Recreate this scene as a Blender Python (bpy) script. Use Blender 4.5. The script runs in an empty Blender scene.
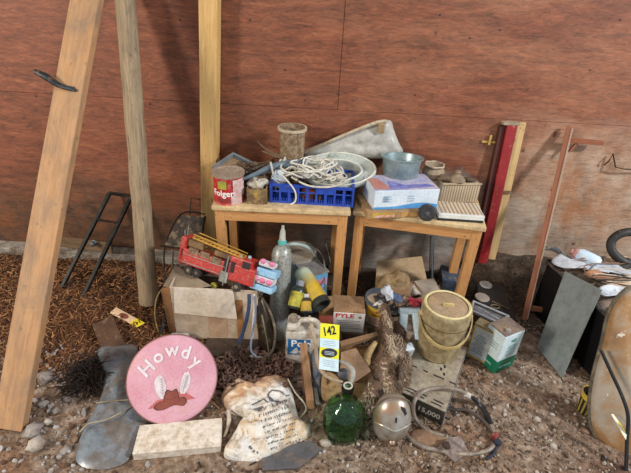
import bpy, bmesh, math, random
from mathutils import Vector, Matrix, noise
V = Vector
R = random.Random(11)
PI = math.pi
scene = bpy.context.scene
COL = scene.collection

# ---------------------------------------------------------------- camera
F = 440.0; CX = 315.5; CY = 236.5; CAM_H = 1.6
PITCH = math.radians(30); ROLL = math.radians(3.2)
c_, s_ = math.cos(ROLL), math.sin(ROLL)
FWD = V((0, math.cos(PITCH), -math.sin(PITCH)))
UP0 = V((0, math.sin(PITCH), math.cos(PITCH)))
RIGHT = V((1, 0, 0)) * c_ + UP0 * s_
UP = UP0 * c_ - V((1, 0, 0)) * s_
CAM = V((0, 0, CAM_H))
cd = bpy.data.cameras.new('camera')
cam = bpy.data.objects.new('camera', cd); COL.objects.link(cam)
cam.matrix_world = Matrix(((RIGHT.x, UP.x, -FWD.x, 0), (RIGHT.y, UP.y, -FWD.y, 0), (RIGHT.z, UP.z, -FWD.z, CAM_H), (0, 0, 0, 1)))
cd.sensor_fit = 'HORIZONTAL'; cd.sensor_width = 36; cd.lens = 36 * F / 631
cd.clip_start = 0.05
scene.camera = cam

# ---------------------------------------------------------------- world, lights, exposure
scene.view_settings.view_transform = 'Standard'
scene.view_settings.look = 'None'
scene.view_settings.gamma = 1
scene.view_settings.use_curve_mapping = False
scene.view_settings.exposure = 0.0
w = bpy.data.worlds.new('open_shed_daylight'); scene.world = w; w.use_nodes = True
bgn = w.node_tree.nodes['Background']
bgn.inputs[0].default_value = (0.90, 0.95, 1.0, 1); bgn.inputs[1].default_value = 0.60

def area(name, loc, target, size, power, col, sy=None):
    l = bpy.data.lights.new(name, 'AREA'); l.shape = 'RECTANGLE'; l.size = size; l.size_y = sy or size
    l.energy = power; l.color = col
    o = bpy.data.objects.new(name, l); COL.objects.link(o); o.location = loc
    o.rotation_euler = (V(target) - V(loc)).to_track_quat('-Z', 'Y').to_euler()
    return o
area('daylight_through_left_doorway', (-3.4, -0.5, 2.3), (-0.3, 2.1, 0.3), 0.6, 120, (1.0, 0.90, 0.76), 0.7)
area('daylight_through_right_doorway', (4.2, 0.1, 3.4), (0.7, 2.0, 0.3), 0.45, 235, (0.95, 0.98, 1.0), 0.5)

# ---------------------------------------------------------------- pixel rays on real planes
def ray(px, py):
    return FWD + RIGHT * ((px - CX) / F) + UP * ((CY - py) / F)
def G(px, py, z=0.0):
    d = ray(px, py); return CAM + d * ((z - CAM_H) / d.z)
def WY(px, py, y):
    d = ray(px, py); return CAM + d * (y / d.y)
def D(px, py, zc):
    return CAM + ray(px, py) * zc
def sm(a, b, x):
    t = max(0, min(1, (x - a) / (b - a))); return t * t * (3 - 2 * t)
def gz(x, y):
    z = 0.010 * noise.noise(V((x * 2.1, y * 2.1, 3))) + 0.006 * noise.noise(V((x * 7, y * 7, 1))) + 0.003 * noise.noise(V((x * 25, y * 25, 5)))
    z += 0.06 * sm(-0.55, -0.95, x) * sm(1.35, 1.75, y) * (1 - .85 * sm(2.05, 2.3, y)) * (0.8 + 0.4 * noise.noise(V((x * 4, y * 4, 9))))
    z += 0.02 * sm(-0.8, -1.1, x) * sm(1.5, 1.2, y)
    z += 0.19 * sm(0.70, 1.1, x) * sm(2.12, 2.39, y) * (0.85 + 0.5 * noise.noise(V((x * 3, 2, 4))))
    return z
def GT(px, py, dz=0.0):
    z = 0
    for _ in range(6):
        p = G(px, py, z); z = gz(p.x, p.y) + dz
    return V((p.x, p.y, z))

# ---------------------------------------------------------------- materials
def rgb(h, k=1.0):
    h = h.lstrip('#'); v = [int(h[i:i + 2], 16) / 255 for i in (0, 2, 4)]
    v = [x / 12.92 if x <= 0.04045 else ((x + 0.055) / 1.055) ** 2.4 for x in v]
    return (v[0] * k, v[1] * k, v[2] * k, 1)
class NT:
    def __init__(s, name):
        s.m = bpy.data.materials.new(name); s.m.use_nodes = True
        s.t = s.m.node_tree; s.b = s.t.nodes['Principled BSDF']
        s.co = s.t.nodes.new('ShaderNodeTexCoord').outputs['Object']
    def n(s, typ, **kw):
        x = s.t.nodes.new(typ)
        for k, v in kw.items(): setattr(x, k, v)
        return x
    def l(s, a, b): s.t.links.new(a, b)
    def noise(s, scale, st=(1, 1, 1), detail=6, rough=0.6, dist=0.0, off=(0, 0, 0)):
        mp = s.n('ShaderNodeMapping'); mp.inputs['Scale'].default_value = st; mp.inputs['Location'].default_value = off
        s.l(s.co, mp.inputs[0])
        nz = s.n('ShaderNodeTexNoise'); nz.inputs['Scale'].default_value = scale; nz.inputs['Detail'].default_value = detail
        nz.inputs['Roughness'].default_value = rough; nz.inputs['Distortion'].default_value = dist
        s.l(mp.outputs[0], nz.inputs['Vector']); return nz.outputs[0]
    def ramp(s, fac, stops):
        r = s.n('ShaderNodeValToRGB'); e = r.color_ramp.elements
        while len(e) < len(stops): e.new(0.5)
        for i, (p, c) in enumerate(stops):
            e[i].position = p; e[i].color = c if isinstance(c, tuple) else rgb(c)
        s.l(fac, r.inputs[0]); return r.outputs[0]
    def val(s, fac, a, b):
        r = s.n('ShaderNodeMapRange'); r.inputs[1].default_value = a; r.inputs[2].default_value = b
        s.l(fac, r.inputs[0]); return r.outputs[0]
    def mix(s, fac, a, b, mode='MIX'):
        r = s.n('ShaderNodeMix', data_type='RGBA', blend_type=mode)
        for i, x in ((0, fac), (6, a), (7, b)):
            if isinstance(x, (int, float)): r.inputs[i].default_value = x
            elif isinstance(x, tuple): r.inputs[i].default_value = x
            elif isinstance(x, str): r.inputs[i].default_value = rgb(x)
            else: s.l(x, r.inputs[i])
        return r.outputs[2]
    def math(s, op, a, b=0.0):
        r = s.n('ShaderNodeMath', operation=op)
        for i, x in enumerate((a, b)):
            if isinstance(x, (int, float)): r.inputs[i].default_value = x
            else: s.l(x, r.inputs[i])
        return r.outputs[0]
    def bump(s, h, strength=0.3, dist=0.01):
        b = s.n('ShaderNodeBump'); b.inputs['Strength'].default_value = strength; b.inputs['Distance'].default_value = dist
        s.l(h, b.inputs['Height']); s.l(b.outputs[0], s.b.inputs['Normal'])
    def done(s, col, rough=0.7, metal=0.0, **kw):
        if isinstance(col, str): s.b.inputs['Base Color'].default_value = rgb(col)
        else: s.l(col, s.b.inputs['Base Color'])
        if isinstance(rough, (int, float)): s.b.inputs['Roughness'].default_value = rough
        else: s.l(rough, s.b.inputs['Roughness'])
        s.b.inputs['Metallic'].default_value = metal
        for k, v in kw.items(): s.b.inputs[k].default_value = v
        return s.m
_mc = {}
def M(c1, c2=None, dust=0.35, dcol='#9a8468', sc=14, rough=0.75, metal=0.0, bump=0.2, st=(1, 1, 1), **kw):
    key = (c1, c2, dust, dcol, sc, rough, metal, bump, st, tuple(sorted(kw.items())))
    if key in _mc: return _mc[key]
    n = NT('worn_surface')
    n1 = n.noise(sc, st)
    col = n.ramp(n1, [(0.35, c1), (0.65, c2 or c1)])
    if dust:
        d = n.noise(sc * 1.9, (1, 1, 1), 8, 0.7, 0.0, (4, 2, 7))
        lo = 0.72 - 0.5 * dust
        f = n.math('MULTIPLY', n.val(d, lo, lo + 0.12), min(1, 0.4 + dust * 0.65))
        col = n.mix(f, col, dcol)
        g = n.ramp(n.noise(sc * 6, (1, 1, 1), 6, 0.75, 0.0, (9, 5, 1)), [(0.36, (0.45, 0.42, 0.38, 1)), (0.5, (1, 1, 1, 1)), (0.66, (1.35, 1.32, 1.3, 1))])
        col = n.mix(min(.8, 0.15 + dust * .7), col, g, 'MULTIPLY')
    if bump: n.bump(n.noise(sc * 5, (1, 1, 1), 4), bump, 0.004)
    _mc[key] = n.done(col, rough, metal, **kw); return _mc[key]
def WOOD(c1, c2, dark='#4a3322', stain=0.3, sc=6, key=None, rough=0.75):
    k = ('wood', c1, c2, dark, stain, sc)
    if k in _mc: return _mc[k]
    n = NT('wood_grain')      # grain runs along local Z
    g = n.noise(sc * 5, (4, 4, 0.25), 5, 0.6, 0.6)
    col = n.ramp(g, [(0.3, c1), (0.7, c2)])
    f = n.math('MULTIPLY', n.val(n.noise(sc * 1.2, (2, 2, 1), 8, 0.7, 0.4, (3, 1, 8)), 0.62 - 0.25 * stain, 0.8), min(1, stain + 0.25))
    col = n.mix(f, col, dark)
    sp = n.math('MULTIPLY', n.val(n.noise(60, (1, 1, 0.4), 3, 0.5), 0.66, 0.72), 0.6)
    col = n.mix(sp, col, dark)
    n.bump(g, 0.3, 0.003)
    _mc[k] = n.done(col, rough); return _mc[k]

# ---------------------------------------------------------------- mesh helpers
def cm(pts, n=6, closed=False):
    P = [V(p) for p in pts]; out = []; m = len(P)
    rng = range(m if closed else m - 1)
    for i in rng:
        if closed: a, b, c, d = P[(i - 1) % m], P[i], P[(i + 1) % m], P[(i + 2) % m]
        else: a, b, c, d = P[max(i - 1, 0)], P[i], P[i + 1], P[min(i + 2, m - 1)]
        for k in range(n):
            t = k / n
            out.append(0.5 * ((2 * b) + (c - a) * t + (2 * a - 5 * b + 4 * c - d) * t * t + (3 * b - a - 3 * c + d) * t ** 3))
    if not closed: out.append(P[-1])
    return out
def frame(o, z, x=None, y=None):
    """matrix at o with local Z along z and local X (or Y) near the hint"""
    z = V(z).normalized()
    if x is not None: y2 = z.cross(V(x)).normalized(); x2 = y2.cross(z)
    else: x2 = V(y).cross(z).normalized(); y2 = z.cross(x2)
    m = Matrix((x2, y2, z)).transposed().to_4x4(); m.translation = V(o); return m
class MB:
    def __init__(s): s.v = []; s.f = []
    def add(s, vs, fs, m=None):
        k = len(s.v)
        s.v += [tuple(m @ V(p)) if m is not None else tuple(p) for p in vs]
        s.f += [tuple(i + k for i in f) for f in fs]; return s
    def box(s, c, d, m=None, rz=0, b=0.0):
        x, y, z = d[0] / 2, d[1] / 2, d[2] / 2
        mm = Matrix.Translation(V(c)) @ Matrix.Rotation(rz, 4, 'Z')
        if m is not None: mm = m @ mm
        b = min(b, x * .9, y * .9, z * .9)
        if b <= 0:
            vs = [(-x, -y, -z), (x, -y, -z), (x, y, -z), (-x, y, -z), (-x, -y, z), (x, -y, z), (x, y, z), (-x, y, z)]
            return s.add(vs, [(3, 2, 1, 0), (4, 5, 6, 7), (0, 1, 5, 4), (1, 2, 6, 5), (2, 3, 7, 6), (3, 0, 4, 7)], mm)
        bm = bmesh.new(); bmesh.ops.create_cube(bm, size=1)
        for q in bm.verts: q.co = V((q.co.x * 2 * x, q.co.y * 2 * y, q.co.z * 2 * z))
        bmesh.ops.bevel(bm, geom=bm.edges[:], offset=b, segments=2, affect='EDGES', profile=0.6)
        bm.verts.index_update()
        s.add([q.co.copy() for q in bm.verts], [[q.index for q in f.verts] for f in bm.faces], mm); bm.free(); return s
    def prism(s, pts, off):
        n = len(pts); off = V(off); P = [V(p) for p in pts]
        nn = V((0, 0, 0))
        for i in range(n): nn += P[i].cross(P[(i + 1) % n])
        if nn.dot(off) > 0: P = P[::-1]
        vs = P + [p + off for p in P]
        return s.add(vs, [tuple(range(n)), tuple(range(2 * n - 1, n - 1, -1))] + [(i + n, (i + 1) % n + n, (i + 1) % n, i) for i in range(n)])
    def poly(s, pts, m=None): return s.add(pts, [tuple(range(len(pts)))], m)
    def tube(s, pts, r, seg=8, closed=False, smooth=0):
        P = cm(pts, smooth, closed) if smooth else [V(p) for p in pts]
        n = len(P); rr = (lambda i: r) if isinstance(r, (int, float)) else (lambda i: r[0] + 0.0 if len(r) == 1 else
            (lambda t: r[int(t)] * (1 - (t - int(t))) + r[min(int(t) + 1, len(r) - 1)] * (t - int(t)))(i / max(1, n - 1) * (len(r) - 1)))
        ts = []
        for i in range(n):
            a = P[(i - 1) % n] if closed or i else P[0]; b = P[(i + 1) % n] if closed or i < n - 1 else P[-1]
            t = (b - a); ts.append(t.normalized() if t.length > 1e-9 else V((0, 0, 1)))
        x = ts[0].orthogonal().normalized(); vs = []; fs = []
        for i in range(n):
            x = (x - ts[i] * x.dot(ts[i])).normalized(); y = ts[i].cross(x)
            for k in range(seg):
                a = 2 * PI * k / seg; vs.append(P[i] + (x * math.cos(a) + y * math.sin(a)) * rr(i))
        for i in range(n if closed else n - 1):
            j = (i + 1) % n
            for k in range(seg):
                l = (k + 1) % seg; fs.append((i * seg + k, i * seg + l, j * seg + l, j * seg + k))
        if not closed: fs += [tuple(range(seg - 1, -1, -1)), tuple(range((n - 1) * seg, n * seg))]
        return s.add(vs, fs)
    def lathe(s, prof, m=None, seg=32, sx=1.0, sy=1.0):
        vs = []; fs = []; n = len(prof)
        for (r, z) in prof:
            for k in range(seg):
                a = 2 * PI * k / seg; vs.append((max(r, 1e-5) * math.cos(a) * sx, max(r, 1e-5) * math.sin(a) * sy, z))
        for i in range(n - 1):
            for k in range(seg):
                l = (k + 1) % seg; fs.append((i * seg + k, i * seg + l, (i + 1) * seg + l, (i + 1) * seg + k))
        return s.add(vs, fs, m)
    def patch(s, r, z0, z1, a0, a1, m=None, seg=16, r2=None):
        vs = []; fs = []
        for i in range(seg + 1):
            a = a0 + (a1 - a0) * i / seg
            vs += [(r * math.cos(a), r * math.sin(a), z0), ((r2 or r) * math.cos(a), (r2 or r) * math.sin(a), z1)]
        for i in range(seg): fs.append((2 * i, 2 * i + 2, 2 * i + 3, 2 * i + 1))
        return s.add(vs, fs, m)
    def ico(s, c, r, sc=(1, 1, 1), nz=0.0, sub=2, m=None, seed=0):
        bm = bmesh.new(); bmesh.ops.create_icosphere(bm, subdivisions=sub, radius=1)
        vs = []
        for q in bm.verts:
            k = 1 + nz * noise.noise(q.co * 1.6 + V((seed, seed * 2.3, 0)))
            vs.append(V(c) + V((q.co.x * sc[0], q.co.y * sc[1], q.co.z * sc[2])) * r * k)
        bm.verts.index_update()
        s.add(vs, [[q.index for q in f.verts] for f in bm.faces], m); bm.free(); return s
    def pillow(s, outline, up, h, rings=10, n=5, amp=0.0, nsc=20, bottom=True, prof=0.5, closed_sm=True, lift=None):
        up = V(up).normalized(); O = cm(outline, n, True) if n > 1 else [V(p) for p in outline]
        c = sum(O, V((0, 0, 0))) / len(O); N = len(O); vs = []; fs = []
        for i in range(rings + 1):
            t = 1 - i / rings
            for k in range(N):
                p = c + (O[k] - c) * t
                e = (1 - t * t) ** prof
                z = h * e + amp * (noise.noise(p * nsc) + 0.5 * noise.noise(p * nsc * 2.3)) * min(1, (1 - t) * 5 + 0.15)
                vs.append(p + up * z)
        for i in range(rings):
            for k in range(N):
                l = (k + 1) % N; fs.append((i * N + k, i * N + l, (i + 1) * N + l, (i + 1) * N + k))
        if bottom:
            b = len(vs); vs += [p - up * 0.002 for p in O]
            fs += [(b + k, b + (k + 1) % N, (k + 1) % N, k) for k in range(N)]
            fs.append(tuple(range(b + N - 1, b - 1, -1)))
        return s.add(vs, fs)
    def build(s, name, mat, parent=None, smooth=False, world=False, fix=True, bevel=0.0, frm=None):
        me = bpy.data.meshes.new(name); o = bpy.data.objects.new(name, me); COL.objects.link(o)
        vs = s.v
        if world and parent is not None:
            inv = parent.matrix_basis.inverted()
            if parent.parent is not None: inv = inv @ parent.parent.matrix_basis.inverted()
            vs = [tuple(inv @ V(p)) for p in vs]
        if frm is not None:
            inv = frm.inverted(); vs = [tuple(inv @ V(p)) for p in s.v]; o.matrix_basis = frm
        me.from_pydata([tuple(p) for p in vs], [], s.f)
        if fix:
            bm = bmesh.new(); bm.from_mesh(me); bmesh.ops.remove_doubles(bm, verts=bm.verts[:], dist=1e-6)
            bmesh.ops.recalc_face_normals(bm, faces=bm.faces[:]); bm.to_mesh(me); bm.free()
        me.materials.append(mat)
        if smooth:
            me.polygons.foreach_set('use_smooth', [True] * len(me.polygons))
            if smooth != 'all':
                try: me.set_sharp_from_angle(angle=math.radians(40))
                except Exception: pass
        if bevel:
            b = o.modifiers.new('bevel', 'BEVEL'); b.width = bevel; b.segments = 2; b.limit_method = 'ANGLE'
        if parent is not None: o.parent = parent
        me.update(); return o
def tag(o, label, cat, group=None, kind=None):
    o['label'] = label; o['category'] = cat
    if group: o['group'] = group
    if kind: o['kind'] = kind
    return o
def thing(name, label, cat, m, group=None):
    o = bpy.data.objects.new(name, None); COL.objects.link(o)
    o.empty_display_size = 0.05
    o.matrix_basis = m if isinstance(m, Matrix) else Matrix.Translation(V(m))
    return tag(o, label, cat, group)
def struct(o): o['kind'] = 'structure'; return o
def T(p, rz=0, rx=0, ry=0):
    return Matrix.Translation(V(p)) @ Matrix.Rotation(rz, 4, 'Z') @ Matrix.Rotation(ry, 4, 'Y') @ Matrix.Rotation(rx, 4, 'X')
def text(body, size, mat, parent, m, bend=None, name='lettering', sx=1.0, bold=0.0, ext=0.0006, align='CENTER'):
    """flat lettering: local X right, local Y up, faces local +Z; bend = radius of the can it wraps"""
    cu = bpy.data.curves.new('lettering', 'FONT'); cu.body = body; cu.size = size; cu.align_x = align; cu.align_y = 'CENTER'
    cu.offset = bold; cu.resolution_u = 3
    tmp = bpy.data.objects.new('tmp', cu); COL.objects.link(tmp); bpy.context.view_layer.update()
    me = bpy.data.meshes.new_from_object(tmp.evaluated_get(bpy.context.evaluated_depsgraph_get()))
    vs = [v.co.copy() for v in me.vertices]; fs = [tuple(p.vertices) for p in me.polygons]
    bpy.data.objects.remove(tmp); bpy.data.meshes.remove(me); bpy.data.curves.remove(cu)
    out = []
    for v in vs:
        v = V((v.x * sx, v.y, 0))
        if bend: v = V((math.sin(v.x / bend) * bend, v.y, (math.cos(v.x / bend) - 1) * bend))
        out.append(v + V((0, 0, ext)))
    mb = MB().add(out, fs, m)
    return mb.build(name, mat, parent, fix=False) if parent is not None or name else mb
def facing(o, nrm, up=(0, 0, 1)):
    """matrix with +Z = nrm (out of the face), +Y near up"""
    return frame(o, nrm, y=up)
def slab(name, label, cat, pts, thick, mat, group=None, away=None, part='panel', bevel=0.001):
    """flat board through world points; thickness goes away from the camera; origin at first point"""
    P = [V(p) for p in pts]; n = (P[1] - P[0]).cross(P[2] - P[0]).normalized()
    for i in range(3, len(P)):
        d_ = P[i] - CAM; P[i] = CAM + d_ * ((P[0] - CAM).dot(n) / d_.dot(n))
    if n.dot(CAM - P[0]) < 0: n = -n
    m = facing(P[0], n, P[-1] - P[0] if abs((P[-1] - P[0]).normalized().dot(n)) < 0.9 else (0, 0, 1))
    mb = MB().prism(P, -n * thick)
    o = mb.build(name, mat, None, frm=m, bevel=bevel)
    if label: tag(o, label, cat, group)
    return o, m
def plank(name, p0, p1, w, t, mat, hint, parent=None, taper=1.0, bevel=0.002):
    """board whose local Z runs p0->p1; hint = world direction of its width"""
    p0 = V(p0); p1 = V(p1); L = (p1 - p0).length; m = frame(p0, p1 - p0, x=hint)
    k = taper
    vs = [(-w / 2, -t / 2, 0), (w / 2, -t / 2, 0), (w / 2, t / 2, 0), (-w / 2, t / 2, 0), (-w / 2 * k, -t / 2, L), (w / 2 * k, -t / 2, L), (w / 2 * k, t / 2, L), (-w / 2 * k, t / 2, L)]
    mb = MB().add(vs, [(3, 2, 1, 0), (4, 5, 6, 7), (0, 1, 5, 4), (1, 2, 6, 5), (2, 3, 7, 6), (3, 0, 4, 7)])
    if parent is not None:
        o = mb.build(name, mat, parent, bevel=bevel); o.matrix_basis = parent.matrix_basis.inverted() @ m
    else:
        o = mb.build(name, mat, None, bevel=bevel); o.matrix_basis = m
    return o

# ================================================================ SETTING
WALL = 2.40
def wall_mat():
    n = NT('old_red_brown_plywood')
    g = n.noise(3.0, (0.9, 1, 4.5), 8, 0.66, 1.8)
    g2 = n.noise(9.0, (0.9, 1, 3.2), 6, 0.7, 3.0, (5, 0, 2))
    base = n.ramp(n.math('ADD', n.math('MULTIPLY', g, 0.55), n.math('MULTIPLY', g2, 0.45)),
                  [(0.34, '#4a2817'), (0.44, '#6f3f29'), (0.52, '#80482f'), (0.60, '#905538'), (0.70, '#a8704c')])
    x = n.n('ShaderNodeSeparateXYZ'); n.l(n.co, x.inputs[0]); X, Z = x.outputs[0], x.outputs[2]
    wob = n.math('MULTIPLY', n.math('SUBTRACT', n.noise(2.2, (1, 1, 1), 5, 0.6), 0.5), 0.9)
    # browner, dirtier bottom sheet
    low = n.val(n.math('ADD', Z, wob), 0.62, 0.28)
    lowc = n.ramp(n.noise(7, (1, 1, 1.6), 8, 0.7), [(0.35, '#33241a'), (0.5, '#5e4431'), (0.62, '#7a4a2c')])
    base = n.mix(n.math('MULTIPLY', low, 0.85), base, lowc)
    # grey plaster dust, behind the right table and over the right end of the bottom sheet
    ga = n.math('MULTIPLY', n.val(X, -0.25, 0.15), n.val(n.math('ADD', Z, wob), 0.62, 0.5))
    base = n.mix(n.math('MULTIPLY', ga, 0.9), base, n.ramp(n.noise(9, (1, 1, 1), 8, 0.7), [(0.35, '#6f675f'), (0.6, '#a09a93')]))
    d = n.math('MULTIPLY', n.val(n.math('ADD', X, wob), 0.85, 1.25), n.val(n.math('ADD', Z, n.math('MULTIPLY', wob, 0.5)), 1.08, 0.82))
    dust = n.ramp(n.noise(5, (1, 1, 1), 9, 0.72, 0.5), [(0.34, '#6f5440'), (0.46, '#9c8068'), (0.58, '#b09c88'), (.68, '#b8aa9a')])
    base = n.mix(n.math('MULTIPLY', d, 0.85), base, dust)
    # rusty orange stain at the far right
    rs = n.math('MULTIPLY', n.math('MULTIPLY', n.val(X, 1.25, 1.45), n.val(X, 1.85, 1.55)), n.val(n.noise(4, (2.2, 1, 0.7), 5, 0.6, 0.3, (1, 0, 4)), 0.45, 0.6))
    rs = n.math('MULTIPLY', rs, n.val(Z, 0.85, 0.6))
    base = n.mix(n.math('MULTIPLY', rs, 0.8), base, '#a2602a')
    # patchy paler tone growing toward the right, soot and scratches
    pale = n.math('MULTIPLY', n.val(n.noise(1.6, (1, 1, 2), 6, 0.65, 0.4, (2, 0, 9)), 0.42, 0.7), n.val(X, -0.7, 1.0))
    base = n.mix(n.math('MULTIPLY', pale, 0.5), base, '#b98260')
    fine = n.ramp(n.noise(34, (0.35, 1, 2.2), 9, 0.8, 1.2, (2, 0, 5)), [(0.38, (0.55, 0.5, 0.46, 1)), (0.5, (1, 1, 1, 1)), (0.64, (1.3, 1.28, 1.25, 1))])
    base = n.mix(0.75, base, fine, 'MULTIPLY')
    scr = n.val(n.noise(16, (1.0, 1, 0.5), 10, 0.85, 2.5, (7, 0, 1)), 0.69, 0.73)
    base = n.mix(n.math('MULTIPLY', scr, 0.4), base, '#c9a487')
    blk = n.val(n.noise(11, (1, 1, 1), 3, 0.5, 0, (3, 0, 3)), 0.72, 0.76)
    base = n.mix(n.math('MULTIPLY', blk, 0.7), base, '#2b1710')
    n.bump(n.math('ADD', g2, scr), 0.25, 0.004)
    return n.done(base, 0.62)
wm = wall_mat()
def panel(x0, x1, z0, z1, dy=0.0):
    return ((x0 + x1) / 2, WALL + 0.01 + dy, (z0 + z1) / 2), (x1 - x0, 0.02, z1 - z0)
mb = MB()
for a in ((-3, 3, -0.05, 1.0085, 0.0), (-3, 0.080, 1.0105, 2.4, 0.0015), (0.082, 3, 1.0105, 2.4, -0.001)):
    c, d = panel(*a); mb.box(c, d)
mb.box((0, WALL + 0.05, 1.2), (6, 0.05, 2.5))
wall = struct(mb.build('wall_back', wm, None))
mb = MB(); mb.box((-1.6, 2.355, 0.025), (1.9, 0.09, 0.06)); 
struct(mb.build('baseboard_back', M('#a9a196', '#7f7468', 0.5, '#5d4a3a', rough=0.8), None, bevel=0.004))
mb = MB()
for (px, py) in ((36, 96), (150, 104), (164, 150), (440, 15), (470, 38), (552, 190), (590, 70), (620, 20), (285, 70), (305, 100), (500, 30), (415, 95), (250, 20), (180, 20)):
    p = WY(px, py, WALL); mb.lathe([(0, 0.004), (0.004, 0.003), (0.0045, 0)], frame(p, (0, -1, 0), x=(1, 0, 0)), 8)
nails = mb.build('wall_nail_heads', M('#241a15', '#3a2a20', 0.0), wall); nails.name = 'nail_heads'

def ground_mat():
    n = NT('dry_dirt_and_gravel')
    a = n.noise(2.0, (1, 1, 1), 7, 0.65); b = n.noise(22, (1, 1, 1), 8, 0.75)
    base = n.ramp(b, [(0.3, '#3a2a20'), (0.45, '#735d4b'), (0.56, '#947e6b'), (0.72, '#b9aa9a')])
    red = n.ramp(b, [(0.3, '#3a2618'), (0.5, '#7a5438'), (0.7, '#a88464')])
    base = n.mix(n.math('MULTIPLY', n.val(a, 0.50, 0.6), 0.7), base, red)
    x = n.n('ShaderNodeSeparateXYZ'); n.l(n.co, x.inputs[0]); X, Y = x.outputs[0], x.outputs[1]
    wob = n.math('MULTIPLY', n.math('SUBTRACT', a, 0.5), 0.9)
    lf = n.math('MULTIPLY', n.val(n.math('ADD', X, wob), -0.35, -0.6), n.val(n.math('ADD', Y, wob), 1.2, 1.4))
    base = n.mix(lf, base, n.ramp(b, [(0.3, '#24160d'), (0.5, '#54341c'), (0.7, '#7d5430')]))
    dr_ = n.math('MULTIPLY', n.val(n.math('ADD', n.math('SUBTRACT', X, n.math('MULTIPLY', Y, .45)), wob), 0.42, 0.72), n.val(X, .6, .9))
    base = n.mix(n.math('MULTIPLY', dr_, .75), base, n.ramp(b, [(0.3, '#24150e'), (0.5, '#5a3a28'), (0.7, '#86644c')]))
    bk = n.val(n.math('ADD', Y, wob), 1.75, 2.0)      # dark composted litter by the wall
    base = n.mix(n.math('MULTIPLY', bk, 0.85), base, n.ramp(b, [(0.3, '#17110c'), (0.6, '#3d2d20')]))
    n.bump(b, 0.8, 0.01)
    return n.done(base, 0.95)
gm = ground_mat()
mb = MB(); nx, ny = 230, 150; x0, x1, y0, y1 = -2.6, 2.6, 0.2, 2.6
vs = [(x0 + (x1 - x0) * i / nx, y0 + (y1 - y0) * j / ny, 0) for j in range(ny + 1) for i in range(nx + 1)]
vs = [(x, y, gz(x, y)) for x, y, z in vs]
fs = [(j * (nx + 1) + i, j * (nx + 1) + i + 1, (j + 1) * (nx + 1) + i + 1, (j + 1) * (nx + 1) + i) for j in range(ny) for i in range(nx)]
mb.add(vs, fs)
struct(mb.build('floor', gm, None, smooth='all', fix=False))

# ---------------------------------------------------------------- loose litter
def scatter_chips(name, label, n, region, L, W_, T_, cols, seed, cat, lift=0.0):
    r = random.Random(seed); groups = [MB() for _ in cols]
    for _ in range(n):
        p = region(r)
        if p is None: continue
        x, y = p; g = r.randrange(len(cols)); l = r.uniform(*L); wd = r.uniform(*W_); t = r.uniform(*T_)
        z = gz(x, y) + t * 0.5 + r.uniform(0, lift)
        m = T((x, y, z), r.uniform(0, 2 * PI), r.uniform(-.4, .4), r.uniform(-.45, .45))
        groups[g].box((0, 0, 0), (l, wd, t), m)
    me = bpy.data.meshes.new(name); vs = []; fs = []; mi = []
    for gi, g in enumerate(groups):
        k = len(vs); vs += g.v; fs += [tuple(i + k for i in f) for f in g.f]; mi += [gi] * len(g.f)
    me.from_pydata(vs, [], fs); me.polygons.foreach_set('material_index', mi)
    for c in cols: me.materials.append(M(c, None, 0.0, sc=30, rough=0.9, bump=0))
    o = bpy.data.objects.new(name, me); COL.objects.link(o)
    tag(o, label, cat, kind='stuff'); return o
def mound(r):
    for _ in range(30):
        x, y = r.uniform(-2.0, -0.35), r.uniform(1.25, 2.3)
        if r.random() < sm(-0.35, -0.75, x + 0.25 * (y - 1.8)) and r.random() < sm(1.2, 1.6, y): return x, y
scatter_chips('wood_chips', 'reddish brown straw and bark chips heaped along the wall at left', 9000, mound, (0.012, 0.045), (0.002, 0.005), (0.001, 0.002),
              ['#8a5a34', '#6f4425', '#a87a4e', '#4a2d18', '#5d3a20'], 3, 'wood chips', 0.02)
def gravel(name, label, n, region, rad, cols, seed):
    r = random.Random(seed); vs = []; fs = []; mi = []
    bm = bmesh.new(); bmesh.ops.create_icosphere(bm, subdivisions=1, radius=1); bm.verts.index_update()
    sv = [v.co.copy() for v in bm.verts]; sf = [[v.index for v in f.verts] for f in bm.faces]; bm.free()
    for _ in range(n):
        p = region(r)
        if p is None: continue
        x, y = p; s = rad[0] + (rad[1] - rad[0]) * r.random() ** 3; k = len(vs); m = T((x, y, gz(x, y) + s * 0.2), r.uniform(0, 6), r.uniform(0, 6), r.uniform(0, 6))
        sc = V((s, s * r.uniform(.6, 1), s * r.uniform(.4, .8)))
        vs += [tuple(m @ V((v.x * sc.x * r.uniform(.75, 1.15), v.y * sc.y, v.z * sc.z))) for v in sv]
        fs += [tuple(i + k for i in f) for f in sf]; mi += [r.randrange(len(cols))] * len(sf)
    me = bpy.data.meshes.new(name); me.from_pydata(vs, [], fs); me.polygons.foreach_set('material_index', mi)
    for c in cols: me.materials.append(M(c, None, 0.3, '#6d5644', sc=30, rough=0.9, bump=0))
    o = bpy.data.objects.new(name, me); COL.objects.link(o); return tag(o, label, 'gravel', kind='stuff')
def right_floor(r):
    x, y = r.uniform(0.1, 1.9), r.uniform(0.85, 2.05)
    if r.random() < 0.35 + 0.65 * sm(1.9, 1.3, y): return x, y
def left_floor(r):
    x, y = r.uniform(-1.5, 0.1), r.uniform(0.85, 1.55)
    if r.random() < sm(-0.5, -0.95, x) + 0.3: return x, y
gravel('gravel', 'pale grey and brown gravel spread over the dirt at right', 9000, right_floor, (0.002, 0.012), ['#a09284', '#857462', '#6f5e50', '#b5aa9e', '#5f4e42', '#8c7c6e'], 5)
gravel('gravel', 'chalky rubble and grit on the dirt at lower left', 5000, left_floor, (0.002, 0.015), ['#9b938d', '#857567', '#6a4c35', '#b0aaa6', '#513826'], 6)
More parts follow.
